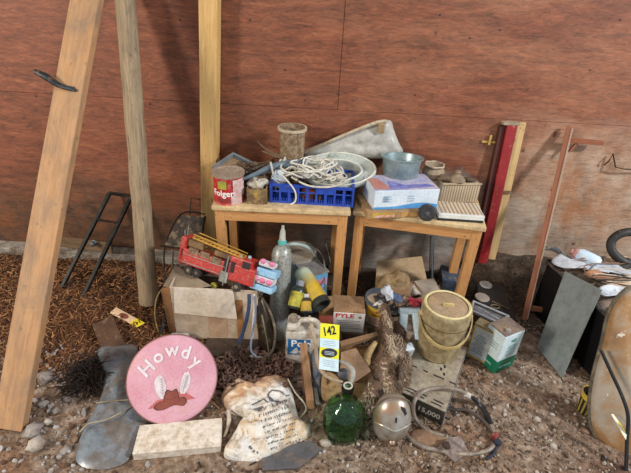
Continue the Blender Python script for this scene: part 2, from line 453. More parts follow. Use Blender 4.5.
scatter_chips('plant_litter', 'brown leaf scraps and twigs strewn over the right floor', 1100, right_floor, (0.008, 0.028), (0.002, 0.008), (0.001, 0.002), ['#6f5640', '#54402f', '#9a866c', '#3f2e22'], 8, 'litter', 0.004)
def mid_floor(r): return r.uniform(-0.5, 0.8), r.uniform(0.9, 2.3)
scatter_chips('plant_litter', 'dark twigs and leaf bits on the dirt between the boxes and jugs', 1500, mid_floor, (0.01, 0.04), (0.003, 0.009), (0.001, 0.002), ['#5f4630', '#463122', '#81664a', '#2f2118'], 9, 'litter', 0.006)
def back_floor(r): return r.uniform(0.6, 1.6), r.uniform(1.85, 2.38)
scatter_chips('plant_litter', 'fine dark compost litter along the wall behind the metal tins', 2600, back_floor, (0.006, 0.02), (0.002, 0.006), (0.001, 0.002), ['#3a2c1e', '#4c3b29', '#241a12', '#5f4c36'], 10, 'litter', 0.004)

# bigger stones, each its own thing
st_m = [M('#a39a94', '#7f756f', 0.5, '#6b5543', rough=0.9), M('#8a6d58', '#6d5340', 0.4, rough=0.9), M('#bdb3a8', '#938577', 0.4, rough=0.9)]
for i, (px, py, r_, mi) in enumerate(((46, 380, .036, 0), (54, 393, .026, 1), (43, 405, .022, 0), (34, 432, .04, 0), (64, 386, .02, 2), (40, 362, .02, 1), (36, 447, .034, 2), (56, 412, .02, 0), (68, 400, .018, 0), (76, 440, .018, 1), (48, 423, .018, 2), (60, 375, .016, 1), (82, 395, .016, 1), (66, 451, .02, 0))):
    p = GT(px, py); o = MB().ico((0, 0, 0), r_, (1, R.uniform(.7, 1), R.uniform(.55, .75)), 0.55, 2, seed=i * 3.1).build('stone', st_m[mi], None, smooth='all')
    o.matrix_basis = T(p + V((0, 0, r_ * .3)), R.uniform(0, 6)); tag(o, 'largest grey rubble stone at the lower left corner' if i == 3 else 'big grey angular stone just right of the leaning plank' if i == 0 else 'dusty angular stone in the rubble at the foot of the leaning plank', 'stone', None if i in (0, 3) else 'stones by the plank foot')
for i, (px, py, r_, mi) in enumerate(((545, 405, .02, 1), (567, 402, .014, 2), (537, 420, .016, 2), (559, 433, .014, 1), (553, 447, .016, 2), (520, 400, .012, 0), (535, 385, .014, 2), (515, 380, .014, 1), (574, 420, .022, 1), (552, 415, .012, 2), (505, 415, .012, 2), (585, 432, .02, 1), (528, 440, .013, 0), (500, 382, .012, 2))):
    p = GT(px, py); o = MB().ico((0, 0, 0), r_, (1, R.uniform(.6, 1), R.uniform(.5, .7)), 0.5, 2, seed=i * 4.7).build('stone', st_m[mi], None, smooth='all')
    o.matrix_basis = T(p + V((0, 0, r_ * .3)), R.uniform(0, 6)); tag(o, 'largest brown stone near the yellow cup on the right floor' if i == 8 else 'small rounded stone on the gravel floor between hose loop and chair', 'stone', None if i == 8 else 'stones on the right floor')
p = GT(326, 444); o = MB().ico((0, 0, 0), .022, (1.2, .8, .7), 0.4, 2, seed=3).build('stone', st_m[2], None, smooth='all'); o.matrix_basis = T(p + V((0, 0, .006)))
tag(o, 'pale tan stone just left of the green bottle base', 'stone')

# ================================================================ LUMBER AT LEFT
oak = WOOD('#c98f57', '#b57a45', '#6d543c', 0.35)
# leaning 2x6 plank
a = GT(10, 428); b = WY(94.5, -40, 2.12)
ax = (b - a).normalized(); wd = RIGHT - ax * RIGHT.dot(ax)
m = frame(a, ax, x=wd); L = (b - a).length
pl = thing('leaning_plank', 'wide tan lumber plank leaning toward the wall at far left', 'plank', m)
MB().box((0, 0, L / 2), (0.118, 0.04, L), b=0.004).build('board', WOOD('#b98f66', '#a5784e', '#6d6056', 0.7, 4), pl)
q = m.inverted() @ D(66, 83, 1.72); zh = q.z
MB().tube([(-0.125, -0.05, zh + .035), (-0.08, -0.042, zh + .022), (-0.03, -0.030, zh), (0.035, -0.024, zh - .008)], [.010, .014, .011, .006], 8, smooth=5).box((0.0, -0.022, zh - .002), (0.05, 0.004, 0.016)).build('metal_bracket', M('#4a4f55', '#25282b', 0.4, '#8a6a48', rough=0.5, metal=0.7), pl, smooth=True)
# round pole
a = GT(149, 303); b = WY(123, -30, 2.32)
n_ = 22; pts = [a.lerp(b, i / n_) + V((0.006 * noise.noise(V((i * .5, 0, 0))), 0.004 * noise.noise(V((0, i * .5, 0))), 0)) for i in range(n_ + 1)]
o = MB().tube(pts, [.052, .048, .046, .046, .045], 18).build('round_log_pole', WOOD('#a79072', '#7d6a52', '#3d3227', 0.6, 5), None, smooth=True, frm=frame(a, b - a, x=(1, 0, 0)))
tag(o, 'round weathered log pole leaning upright left of the square post', 'pole')
# square post
a = V((-0.665, 2.34, gz(-.66, 2.34))); b = WY(210, -30, 2.352)
o = plank('square_post', a, b, 0.088, 0.088, WOOD('#d7b174', '#b98d52', '#6a5335', 0.25, 4), (1, 0, 0)); tag(o, 'square yellowish wooden post standing against the red plywood wall', 'post')

iron = M('#2b2825', '#1a1816', 0.35, '#6d5846', rough=0.5, metal=0.6)
# angle iron frame
t = thing('bed_rail_frame', 'black metal bed-rail frame leaning on the wall between plank and pole', 'metal frame', GT(82, 298))
f1, f2 = WY(109, 193, 2.34), WY(131, 196, 2.34); g1, g2 = GT(60, 290), GT(82, 298)
for a, b in ((g1, f1), (g2, f2)):
    plank('rail', a, b, 0.022, 0.005, iron, RIGHT, t); plank('rail', a + V((.009, .008, 0)), b + V((.009, .008, 0)), 0.005, 0.022, iron, RIGHT, t)
plank('crossbar', f1, f2, 0.02, 0.01, iron, (0, 0, 1), t)
plank('crossbar', g1.lerp(f1, .72), g2.lerp(f2, .72), 0.012, 0.008, iron, (0, 0, 1), t)
a, b = WY(50, 240, 2.27), WY(112, 248, 2.27)
t = thing('wooden_shelf_board', 'narrow dusty board with a steel knob across the black metal frame', 'board', a)
plank('board', a, b, 0.066, 0.02, WOOD('#85694d', '#6d543c', '#2f241b', .5), (0, 0, 1), t)
MB().lathe([(0, .03), (.014, .028), (.018, .018), (.012, .006), (.02, 0)], frame(WY(94, 243, 2.25), (0, -1, .2), x=(1, 0, 0)), 16).build('knob', M('#8d9296', '#5e6265', .2, metal=.8, rough=.35), t, smooth=True, world=True)
# wire stand
t = thing('wire_chair_frame', 'dark wire folding chair frame behind the red fire truck', 'chair frame', GT(170, 270))
A = [WY(x, y, 2.2) for x, y in ((164, 246), (180, 210), (203, 207))]; B = [WY(x, y, 2.34) for x, y in ((186, 210), (190, 196), (204, 198))]
mb = MB().tube([GT(165, 282), WY(165, 246, 2.18), WY(181, 214, 2.3), WY(205, 214, 2.3)], .005, 8, smooth=4)
mb.tube([WY(160, 246, 2.16), WY(200, 250, 2.16), WY(205, 216, 2.3)], .005, 8); mb.tube([WY(190, 214, 2.33), WY(191, 198, 2.36), WY(204, 200, 2.36)], .004, 6)
mb.tube([GT(172, 285), WY(173, 248, 2.16)], .005, 6); mb.tube([GT(200, 285), WY(199, 250, 2.16)], .005, 6)
mb.build('wire_frame', iron, t, smooth=True, world=True)
MB().prism([WY(164, 246, 2.17), WY(198, 250, 2.17), WY(204, 217, 2.3), WY(181, 215, 2.3)], (0, 0, -.004)).build('seat_mesh', M('#4a4138', '#2e2822', .5, rough=.8), t, world=True)

# ================================================================ TABLES
tw = WOOD('#d09a62', '#b98048', '#6a4a30', 0.2, 8); ttop = M('#dcc296', '#c4a578', .45, '#a58a68', sc=6, rough=.6)
def table(pl_, pr_, depth, h, label, legs_in=0.0):
    yaw = math.atan2(pr_.y - pl_.y, pr_.x - pl_.x); w_ = (pr_ - pl_).length
    m = T((pl_.x, pl_.y, 0), yaw); t = thing('wooden_side_table', label, 'table', m, 'light oak side tables')
    MB().box((w_ / 2, depth / 2, h - .0125), (w_, depth, .025), b=.006).build('table_top', ttop, t)
    i = .012
    for (x, y, sx, sy) in ((w_ / 2, i + .012, w_ - .1, .02), (w_ / 2, depth - i - .012, w_ - .1, .02)):
        mm = Matrix.Translation((x, y, h - .055)) @ Matrix.Rotation(PI / 2, 4, 'Y')
        o = MB().box((0, 0, 0), (.06, sy, sx)).build('apron', tw, t, bevel=.002); o.matrix_basis = mm
    for x in (i + .012, w_ - i - .012):
        mm = Matrix.Translation((x, depth / 2, h - .055)) @ Matrix.Rotation(PI / 2, 4, 'X')
        o = MB().box((0, 0, 0), (.02, .06, depth - .1)).build('apron', tw, t, bevel=.002); o.matrix_basis = mm
    for x in (i + .024, w_ - i - .024):
        for y in (i + .024, depth - i - .024):
            zb = gz(*(m @ V((x, y, 0))).xy) - .004
            o = MB().box((0, 0, (h - .026 - zb) / 2), (.048, .048, h - .026 - zb)).build('leg', tw, t, bevel=.003); o.matrix_basis = T((x, y, zb))
    return t, m
T1H, T2H = .62, .60
t1, m1 = table(G(211, 206, T1H), G(351, 212, T1H), .42, T1H, 'light oak side table holding the blue crate and red coffee can')
t2, m2 = table(G(353, 211, T2H), G(487, 228, T2H), .39, T2H, 'light oak side table at right holding the blue and white carton')

# ================================================================ ON THE LEFT TABLE
def lid_can(): pass
# coffee can
p = G(229.5, 199, T1H); m = T(p, 0); r = .077; h = .15
t = thing('coffee_can', 'red metal coffee can with torn white label on left table corner', 'can', m)
MB().lathe([(0, 0), (r, 0), (r, .006), (r - .002, .008), (r - .002, h - .01), (r + .001, h - .006), (r, h), (r - .006, h), (r - .007, .02), (0, .02)]).build('can_body', M('#b8282c', '#c9353a', .4, '#c7a596', rough=.45), t, smooth=True)
MB().lathe([(0, h - .004), (r - .02, h - .004), (r - .012, h + .004), (r + .004, h + .004), (r + .004, h - .01), (r + .002, h - .01), (r + .002, h), (0, h)]).build('lid', M('#b9a9a0', '#8d7c70', .7, '#8f7b66', rough=.7), t, smooth=True)
front = -PI / 2 + .22
MB().patch(r + .0008, .085, .125, front - .75, front - .15, m=None).build('yellow_emblem', M('#b8a53a', '#7c8f32', .3), t)
MB().patch(r + .0012, .045, .132, front + .25, front + 1.25).patch(r + .0012, .002, .05, front + .1, front + .9).build('torn_label', M('#d8c7c0', '#c99a98', .4, '#a86a60', sc=30), t)
mt = frame(V((0, 0, 0)), (math.cos(front - .32), math.sin(front - .32), 0), y=(0, 0, 1))
text('Folgers', .044, M('#efe6e0', None, .15), t, Matrix.Translation((0, 0, .062)) @ mt @ Matrix.Translation((0, 0, r + .001)), bend=r, bold=.0012)
MB().patch(r + .001, .012, .035, front - .9, front - .0).build('dark_stripe', M('#7e1d1f', '#8f3a30', .3), t)
# tray / frame
t = thing('shallow_tray', 'grey shallow wooden tray tilted behind the red coffee can', 'tray', D(228, 178, 2.2))
C = [D(212, 166, 2.26), D(233, 152, 2.42), D(262, 166, 2.4), D(232, 180, 2.22)]
n = (C[1] - C[0]).cross(C[3] - C[0]).normalized(); n = n if n.dot(CAM - C[0]) > 0 else -n
mb = MB(); cc = sum(C, V((0, 0, 0))) / 4
for i in range(4):
    a, b = C[i], C[(i + 1) % 4]; ia, ib = a.lerp(cc, .16), b.lerp(cc, .16)
    mb.prism([a, b, ib, ia], -n * .05)
mb.build('rim', M('#8d9597', '#6d7376', .4, '#6a5b4c', rough=.6), t, world=True)
MB().prism([c.lerp(cc, .1) - n * .022 for c in C], -n * .01).build('base_panel', M('#a98d6a', '#8a6c4b', .4, '#5d4632'), t, world=True)
# small dusty box with dried plants
a = G(247, 204, T1H); m = T(a, .05)
t = thing('small_box', 'small dusty brown box of dry scraps between coffee can and blue crate', 'box', m)
bx = M('#7a6144', '#57432f', .5, '#a58a5a', rough=.9); mb = MB()
wd_, dp_, hh_ = .10, .12, .085
for c, d in (((wd_ / 2, .003, hh_ / 2), (wd_, .006, hh_)), ((wd_ / 2, dp_ - .003, hh_ / 2), (wd_, .006, hh_)), ((.003, dp_ / 2, hh_ / 2), (.006, dp_, hh_)), ((wd_ - .003, dp_ / 2, hh_ / 2), (.006, dp_, hh_)), ((wd_ / 2, dp_ / 2, .004), (wd_, dp_, .008))): mb.box(c, d)
mb.build('box_body', bx, t, bevel=.001)
MB().ico((.045, -.001, .05), .012, (1, .2, 1.2), .3).build('gold_emblem', M('#c0a048', '#8d7434', .2), t)
o = MB().ico((.05, .06, hh_ + .005), .04, (1.1, 1, .9), .6, 3, seed=4).build('crumpled_paper', M('#c9c2b4', '#8f8371', .4), None, smooth='all'); o.matrix_basis = m; tag(o, 'crumpled pale paper lump on the small dusty box', 'crumpled paper')
# dry twigs heap
mb = MB(); r2 = random.Random(5)
for i in range(90):
    a = G(r2.uniform(236, 298), r2.uniform(168, 184), T1H + .09); a.z = T1H + r2.uniform(.03, .14)
    d = V((r2.uniform(-1, 1), r2.uniform(-.6, .6), r2.uniform(-.25, .35))).normalized() * r2.uniform(.06, .16)
    mb.tube([a, a + d * .5 + V((0, 0, r2.uniform(-.01, .02))), a + d], [.004, .003, .0015], 5, smooth=3)
for i in range(260):
    a = G(r2.uniform(238, 298), r2.uniform(168, 186), T1H + .07); a.z = T1H + r2.uniform(.02, .12)
    mb.box((0, 0, 0), (r2.uniform(.015, .035), r2.uniform(.008, .02), .002), T(a, r2.uniform(0, 6), r2.uniform(-1, 1), r2.uniform(-1, 1)))
o = mb.build('dry_twigs', M('#6f563e', '#3f2e20', .3), None, fix=False); tag(o, 'tangle of dry brown twigs and leaves behind the blue crate', 'twigs', kind='stuff')
o = MB().tube([D(257, 141, 2.42), D(266, 149, 2.40), D(280, 156, 2.34), D(296, 158, 2.33)], [.003, .006, .009, .006], 7, smooth=4).tube([D(262, 151, 2.40), D(275, 156, 2.35), D(292, 162, 2.32)], [.004, .007, .005], 7, smooth=4).build('driftwood_stick', WOOD('#8a7058', '#5f4a38', '#3a2b20', .3), None, smooth=True); tag(o, 'forked bare stick poking up left of the rusty bucket', 'stick')
# grey bundled bar
t = thing('grey_folded_umbrella', 'slim grey folded umbrella lying across the twigs on left table', 'umbrella', D(272, 168, 2.2))
MB().tube([D(240, 180, 2.17), D(256, 174, 2.2), D(272, 167, 2.22), D(292, 163, 2.25), D(305, 162, 2.27)], [.006, .012, .019, .018, .012], 10, smooth=4).build('folded_cloth', M('#6e7d88', '#46525c', .3, '#8d8578'), t, smooth=True, world=True)
MB().tube([D(270.5, 162, 2.19), D(272, 168, 2.19), D(273, 174, 2.2)], .005, 6).build('strap', M('#b9b6ac', None, .2), t, world=True)
MB().tube([D(232, 182, 2.16), D(240, 180, 2.17)], .005, 8).build('handle', M('#2f3236', None, .3), t, world=True)
# rusty bucket (tall)
p = G(291, 186, T1H); p.y = 2.245; m = T((p.x, p.y, T1H)); 
top = WY(291, 127, p.y).z - T1H
t = thing('rusty_tin_bucket', 'tall rusty tan tin bucket standing against the wall behind the crate', 'bucket', m)
r = .070
MB().lathe([(0, 0), (r * .96, 0), (r * .9, top * .5), (r * .97, top - .012), (r + .004, top - .008), (r + .004, top), (r - .002, top), (r * .94, top - .02), (r * .88, .02), (0, .02)]).build('bucket_body', M('#8a6f54', '#6b513b', .55, '#a8957a', sc=22, st=(3, 3, .6), metal=.3, rough=.7), t, smooth=True)
MB().lathe([(r * .96, top + .001), (r + .006, top + .001), (r + .006, top - .012), (r * .97, top - .012)]).build('rim', M('#cbbba0', '#a08c70', .4), t, smooth=True)

# blue crate
pa, pb = G(271, 202, T1H), G(352, 207, T1H); yaw = math.atan2(pb.y - pa.y, pb.x - pa.x); W0 = (pb - pa).length; Dp, Hh = .24, .105
m = T(pa, yaw); t = thing('blue_plastic_crate', 'blue plastic lattice crate full of white cords on left table', 'crate', m)
blue = M('#1f3fa0', '#2a4fb8', .25, '#8a93a8', rough=.4)
def crate_wall(L, mm, hole=True):
    mb = MB(); th = .006
    mb.box((L / 2, 0, .006), (L, th, .012), mm); mb.box((L / 2, 0, Hh - .008), (L, th * 2, .012), mm); mb.box((L / 2, 0, Hh * .6), (L, th * .7, .006), mm)
    n = max(3, int(L / .045))
    for i in range(n + 1):
        mb.box((L * i / n, 0, Hh / 2), (.009 if i % 2 else .014, th * 1.3, Hh), mm)
    for i in range(int(L / .012)): mb.box((.006 + i * .012, 0, .02), (.0035, th, .02), mm)
    for i in range(n):
        if i % 4 in (1, 2): mb.box((L * (i + .5) / n, 0, Hh * .76), (L / n, th * .8, Hh * .34), mm)
    return mb
for nm, mb in (('crate_front', crate_wall(W0, Matrix.Identity(4))), ('crate_back', crate_wall(W0, T((0, Dp, 0)))),
               ('crate_side', crate_wall(Dp, T((0, 0, 0), PI / 2))), ('crate_side', crate_wall(Dp, T((W0, 0, 0), PI / 2)))):
    mb.build(nm, blue, t, bevel=0)
MB().box((W0 / 2, Dp / 2, .003), (W0, Dp, .005)).build('crate_bottom', blue, t)
crM = m
# cords in the crate, four separate ones
cordm = [M('#d9d4c6', '#bdb6a4', .3, rough=.5), M('#e4e0d6', '#cfc9bb', .2, rough=.5)]
def cord(seed, label, cx, cy, rx, ry, turns, rad, mt, zz):
    r3 = random.Random(seed); pts = []
    for i in range(turns * 7):
        a = i / 7 * 2 * PI + r3.uniform(-.3, .3); k = r3.uniform(.45, 1.25)
        pts.append(m @ V((cx + rx * k * math.cos(a), cy + ry * k * math.sin(a), zz + r3.uniform(-.02, .045))))
    t = thing('electric_cord', label, 'cord', m @ V((cx, cy, zz)))
    MB().tube(pts, rad, 6, smooth=4).build('cord', mt, t, smooth=True, world=True)
    e = pts[-1]
    MB().box((0, 0, 0), (.03, .02, .018), T(e, seed), b=.004).build('plug', mt, t, world=True)
cord(1, 'looped ivory cord on the left side of the blue crate', .11, .10, .075, .09, 6, .0045, cordm[0], Hh + .035)
cord(2, 'white cord coil heaped highest in the middle of the blue crate', .20, .10, .10, .09, 7, .004, cordm[1], Hh + .05)
cord(3, 'flattened pale cord tangle at the right end of the blue crate', .30, .09, .075, .08, 6, .004, cordm[0], Hh + .015)
o = MB().tube([m @ V(q) for q in ((.04, .03, Hh + .05), (.07, .0, Hh + .03), (.12, -.008, Hh - .03), (.125, -.009, .02), (.10, -.012, -.002))], .0042, 7, smooth=5).build('electric_cord', cordm[1], None, smooth=True)
tag(o, 'white cord hanging out over the front left of the blue crate', 'cord')
o = MB().tube([m @ V(q) for q in ((.10, .02, Hh + .03), (.18, -.01, Hh + .004), (.27, -.012, Hh), (.34, -.0, Hh + .012), (.385, .06, Hh + .02))], .005, 7, smooth=5).build('electric_cord', cordm[0], None, smooth=True)
tag(o, 'thick ivory cord sagging along the front rim of the blue crate', 'cord')
o = MB().ico((0, 0, 0), .05, (.9, .8, 1.25), .5, 3, seed=8).build('plastic_bag', M('#b9c8d4', '#dfe6ea', .2, '#8d8a80', rough=.35), None, smooth='all'); o.matrix_basis = T(m @ V((.035, .08, Hh - .01)))
tag(o, 'knotted pale blue plastic bag in the left corner of the blue crate', 'plastic bag')
for k, (x, y, z, c, lb) in enumerate(((.085, .16, .075, '#8a6a48', 'brown wooden block sunk in crate beneath the ivory cord'), (.2, .07, .05, '#a24a38', 'red and white packet inside the crate'), (.3, .15, .05, '#5a4a3e', 'dark dusty packet at the right back of the crate'))):
    o = MB().box((0, 0, 0), (.09, .08, .06), b=.008).build('small_packet', M(c, '#3b2d24', .4), None); o.matrix_basis = T(m @ V((x, y, z - .035)), .3 * k); tag(o, lb, 'packet')
# light bulb / white bowl in crate
t = thing('light_bulb', 'round white light bulb among the cords in the crate', 'light bulb', T(m @ V((.16, .06, Hh + .03)), 0, .6, .5))
MB().lathe([(0, .045), (.015, .042), (.026, .026), (.028, .012), (.02, -.008), (.013, -.02)], None, 20).build('glass_bulb', M('#e6e6e2', '#d0d0cc', .15, rough=.25), t, smooth=True)
MB().lathe([(.013, -.02), (.013, -.04), (.004, -.046), (0, -.047)], None, 16).build('screw_cap', M('#8f8a80', None, .3, metal=.8, rough=.4), t, smooth=True)

# oval sink / basin behind crate
c = D(338, 170, 2.33); up = (UP * .75 + FWD * .66).normalized(); nrm = RIGHT.cross(up).normalized()
if nrm.dot(CAM - c) < 0: nrm = -nrm
m = facing(c, nrm, up); t = thing('oval_basin', 'grey-white oval plastic basin with wide rim tipped up behind the crate', 'basin', m)
grey = M('#b9beb5', '#a3a9a1', .3, '#8d8672', rough=.35)
def oval(pr, sx, sy, ph=0.0, lens=0.0):
    vs = []; fs = []; seg = 48
    for (k, z) in pr:
        for i in range(seg):
            a = 2 * PI * i / seg; vs.append((k * sx * math.cos(a) * (1 + lens * abs(math.cos(a)) ** 3), k * sy * math.sin(a), z))
    for j in range(len(pr) - 1):
        for i in range(seg):
            l = (i + 1) % seg; fs.append((j * seg + i, j * seg + l, (j + 1) * seg + l, (j + 1) * seg + i))
    return vs, fs
vs, fs = oval([(.93, -.03), (.99, -.02), (1.02, 0), (.99, .012), (.93, .01), (.88, -.002), (.66, -.006), (.63, 0), (.60, -.004), (.57, -.03), (.48, -.07), (.3, -.085), (0.001, -.088)], .185, .135, lens=.08)
MB().add(vs, fs).build('basin_shell', grey, t, smooth='all')
vs, fs = oval([(.66, .000), (.645, .007), (.62, .008), (.60, .0)], .185, .135, lens=.08)
MB().add(vs, fs).build('inner_rim', M('#dedfd6', '#c9cbc2', .2, rough=.3), t, smooth='all')
vs, fs = oval([(1.0, .006), (1.02, .012), (.985, .017), (.95, .012)], .185, .135, lens=.08)
MB().add(vs, fs).build('outer_lip', M('#dcdccf', '#c8c8b9', .2, rough=.3), t, smooth='all')
MB().box((-.03, .115, .012), (.02, .03, .008), b=.002).build('latch', grey, t)
# plastic wrapped roll leaning on the wall
yy = 2.36
ol = [WY(x, y, yy) for x, y in ((300, 152), (322, 143), (345, 133), (364, 126), (383, 120.5), (391, 121), (394, 130), (399, 143), (403, 152), (392, 158), (370, 159), (345, 161), (325, 163), (303, 159))]
t = thing('plastic_wrapped_cushion', 'clear plastic wrapped grey cushion leaning on the wall behind the basin', 'wrapped cushion', ol[0])
MB().pillow(ol, (0, -1, .15), .045, 12, 4, .012, 22, prof=.35).build('cushion', M('#aaa69e', '#bdbab2', .25, '#958872', sc=9, rough=.28, bump=.5), t, smooth='all', world=True)
mb = MB().tube([WY(300, 155, 2.335), WY(335, 139, 2.315), WY(372, 124, 2.315), WY(386, 121, 2.33)], [.010, .008, .010, .01], 8, smooth=4)
mb.build('folded_edge', M('#c2b59c', '#a8987c', .4), t, smooth='all', world=True)
MB().box((0, 0, 0), (.035, .02, .05), T(WY(381, 128, 2.31), 0, .2)).build('wooden_end_cap', M('#b59a74', '#8f7350', .4), t, world=True, bevel=.003)

# ================================================================ ON THE RIGHT TABLE
# galvanised tub
T2 = T2H
fb_h = .125
pf = [G(372.5, 208, T2 + .04), G(436, 206, T2 + .04)]
p = WY(401, 172, 2.20); p = V((p.x, p.y, T2)); hz = WY(402, 161, p.y).z - T2
m = T(p + V((0, 0, .016)), 0, -.12); t = thing('galvanised_tub', 'round galvanised metal pan behind the blue and white carton', 'tub', m)
galv = M('#9fb0b2', '#7f9193', .3, '#8d8878', rough=.35, metal=.55)
r = .104
MB().lathe([(0, 0), (r * .82, 0), (r * .84, .01), (r * .84, hz * .3), (r * .87, hz * .32), (r * .97, hz - .008), (r + .008, hz - .004), (r + .008, hz + .002), (r - .002, hz), (r * .92, hz - .03), (r * .8, hz * .5), (0, hz * .5)], None, 40).build('pan', galv, t, smooth=True)
MB().ico((.02, .0, hz * .5), .04, (1.6, 1.3, .3), .5, 2).build('rust_dirt', M('#7a5a44', '#4a3428', .3), t, smooth='all')
# flat game box
def obox(name, label, cat, fl, fr, depth, h, mat, z, part='box_body', group=None, bevel=.002):
    fl = V((fl.x, fl.y, z)); yaw = math.atan2(fr.y - fl.y, fr.x - fl.x); L = (V((fr.x, fr.y, z)) - fl).length
    m = T(fl, yaw); t = thing(name, label, cat, m, group)
    MB().box((L / 2, depth / 2, h / 2), (L, depth, h)).build(part, mat, t, bevel=bevel); return t, m, L
fl, fr = G(367, 219, T2), G(419, 217, T2)
t, m, L = obox('flat_game_box', 'flat dusty cardboard game box under the blue and white carton', 'box', fl, fr, .24, .034, M('#b08a5a', '#96724a', .4), T2, 'box_body')
MB().box((L * .3, -.0006, .017), (L * .42, .001, .026)).build('yellow_label', M('#c9a83a', '#b58a3a', .3), t)
MB().box((L * .32, -.0014, .012), (L * .38, .001, .012)).build('red_white_strip', M('#c46a4a', '#d8c9b8', .2, sc=60), t)
MB().box((L * .8, -.0006, .017), (L * .3, .001, .024)).build('orange_picture', M('#c07a28', '#d0b070', .3, sc=50), t)
# big blue and white carton
z = T2 + .035; fl, fr = G(373, 210, z), G(436.5, 207.5, z)
hq = WY(372.5, 191, fl.y).z - z
t, m, L = obox('foot_bath_carton', 'blue and white printed carton stacked on the flat game box', 'carton', fl, fr, .20, hq, M('#c9d6e2', '#dbe3ea', .2, '#a79d92', rough=.5), z, 'carton_body')
mb = MB(); N = 24; pts = [(L * i / N, -.0008, .004 + hq * (.10 + .25 * (.5 + .5 * math.sin(i / N * 6.5 + 3.6)) * (i / N))) for i in range(N + 1)]
mb.poly([(0, -.0008, .002)] + [(L, -.0008, .002)] + pts[::-1]); mb.build('blue_wave_print', M('#3f86c8', '#5ea2d8', .15), t)
MB().box((L / 2, .10, hq + .0006), (L - .004, .196, .001)).build('top_print', M('#8a92b8', '#c0aebc', .45, '#c4bcc0', sc=16), t)
mb = MB(); mb.poly([(.002, .02, hq + .0016), (.09, .01, hq + .0016), (.06, .15, hq + .0016), (.002, .17, hq + .0016)]); mb.build('red_top_corner', M('#c08078', '#b0706a', .5), t)
mb = MB(); mb.poly([(.08, .01, hq + .0018), (L - .01, .03, hq + .0018), (L - .04, .07, hq + .0018), (.18, .06, hq + .0018), (.10, .12, hq + .0018)]); mb.build('violet_swoosh', M('#5a5fa8', '#8a8cc0', .3, sc=30), t)
mb = MB()
for i in range(2):
    for k in range(3): mb.box((L * (.2 + .36 * i), -.0012, hq * (.42 + .13 * k)), (.035, .0008, .005))
mb.box((L * .17, -.0012, hq * .55), (.025, .0008, .03)); mb.build('small_print', M('#8fa3b8', '#9fb0c2', 0), t)
# black wheel
p = G(427, 217, T2 + .02) + V((0, 0, 0)); p = G(427, 213, T2 + .04)
ax = V((-.1, -1, .12)).normalized(); m = frame(V((p.x, p.y, T2 + .043)), ax, x=(1, 0, 0))
t = thing('small_black_wheel', 'small black rubber wheel at the front edge of the right table', 'wheel', m)
MB().lathe([(.012, .022), (.034, .022), (.041, .014), (.043, 0), (.041, -.014), (.034, -.022), (.012, -.022), (.012, .022)], None, 28).build('tyre', M('#3a3a3c', '#202022', .35, '#6d6a66', rough=.8, bump=.6), t, smooth=True)
MB().lathe([(0, .024), (.008, .024), (.014, .02), (.014, -.022), (0, -.022)], None, 16).build('hub', M('#5a5a5c', '#37373a', .3), t, smooth=True)
# striped things
def stripes(cols, sc, axis=0):
    n = NT('ticking_stripes'); x = n.n('ShaderNodeSeparateXYZ'); n.l(n.co, x.inputs[0])
    f = n.math('FRACT', n.math('MULTIPLY', x.outputs[axis], sc)); s = n.val(f, .55, .65)
    col = n.mix(s, rgb(cols[0]), rgb(cols[1])); d = n.val(n.noise(20), .5, .7)
    col = n.mix(n.math('MULTIPLY', d, .3), col, '#8a735c'); return n.done(col, .85)
a, b = G(438, 220, T2 + .002), G(483, 223, T2 + .002)
t, m, L = obox('white_appliance', 'white slab-like appliance with striped cloth top on the right table', 'appliance', a, b, .15, .014, M('#26282a', '#1c1d1f', .3), T2, 'black_base')
MB().box((L / 2, .075, .026), (L + .004, .154, .024), b=.003).build('white_casing', M('#e6e6e2', '#d2d2cc', .15, rough=.4), t)
MB().box((L / 2, .08, .0385), (L - .01, .135, .002)).build('striped_cover', stripes(('#c9b69c', '#8f7b66'), 50), t)
a, b = G(437, 209, T2), G(475, 208, T2); a.y = max(a.y, 2.06); b.y = a.y - .02
t, m, L = obox('striped_fabric_box', 'upright tan striped fabric box behind the white appliance', 'fabric box', G(439, 203, T2), G(477, 203, T2), .07, .11, stripes(('#bca88c', '#8a745c'), 70), T2, 'fabric_body', bevel=.006)
MB().tube([(0, 0, .11), (L / 3, -.004, .113), (L * .66, .002, .109), (L, 0, .111)], .006, 8, smooth=3).build('rolled_edge', M('#b09a7e', '#94805f', .3), t, smooth=True)
sbm = m
fl2, fr2 = G(421, 190, T2), G(440, 190, T2)
t, m, L = obox('woven_box', 'small tan woven box left of the striped fabric box', 'box', G(420, 198, T2), G(437, 198, T2), .09, .10, M('#b39c7c', '#97805f', .4, sc=40), T2, 'woven_body', bevel=.004)
wbm = m
pot = M('#a8967e', '#8a765e', .4, '#6a5644', rough=.85)
t = thing('clay_pot', 'weathered tan clay pot with fluted rim on the woven box', 'pot', T(wbm @ V((.07, .055, .10))))
pr = [(0, 0), (.035, 0), (.05, .015), (.056, .035), (.048, .052), (.036, .058), (.044, .068), (.046, .072), (.038, .07), (.03, .06), (0, .05)]
mb = MB().lathe([(x * 1.1, z * 1.05) for x, z in pr], None, 28); mb.build('pot_body', pot, t, smooth=True)
MB().tube([(.05 * math.cos(a) * (1 + .08 * math.sin(6 * a)), .05 * math.sin(a) * (1 + .08 * math.sin(6 * a)), .074) for a in [i * 2 * PI / 36 for i in range(36)]], .005, 6, closed=True).build('fluted_rim', M('#c9b9a2', '#a8957a', .3), t, smooth=True)
t = thing('clay_jar_top', 'small knobbed clay lid sitting on the striped fabric box', 'lid', T(sbm @ V((.085, .035, .115))))
MB().lathe([(0, 0), (.045, 0), (.048, .008), (.036, .024), (.018, .034), (.014, .042), (.018, .05), (.012, .058), (0, .06)], None, 24).build('lid_body', M('#8f7c66', '#6a5846', .5), t, smooth=True)
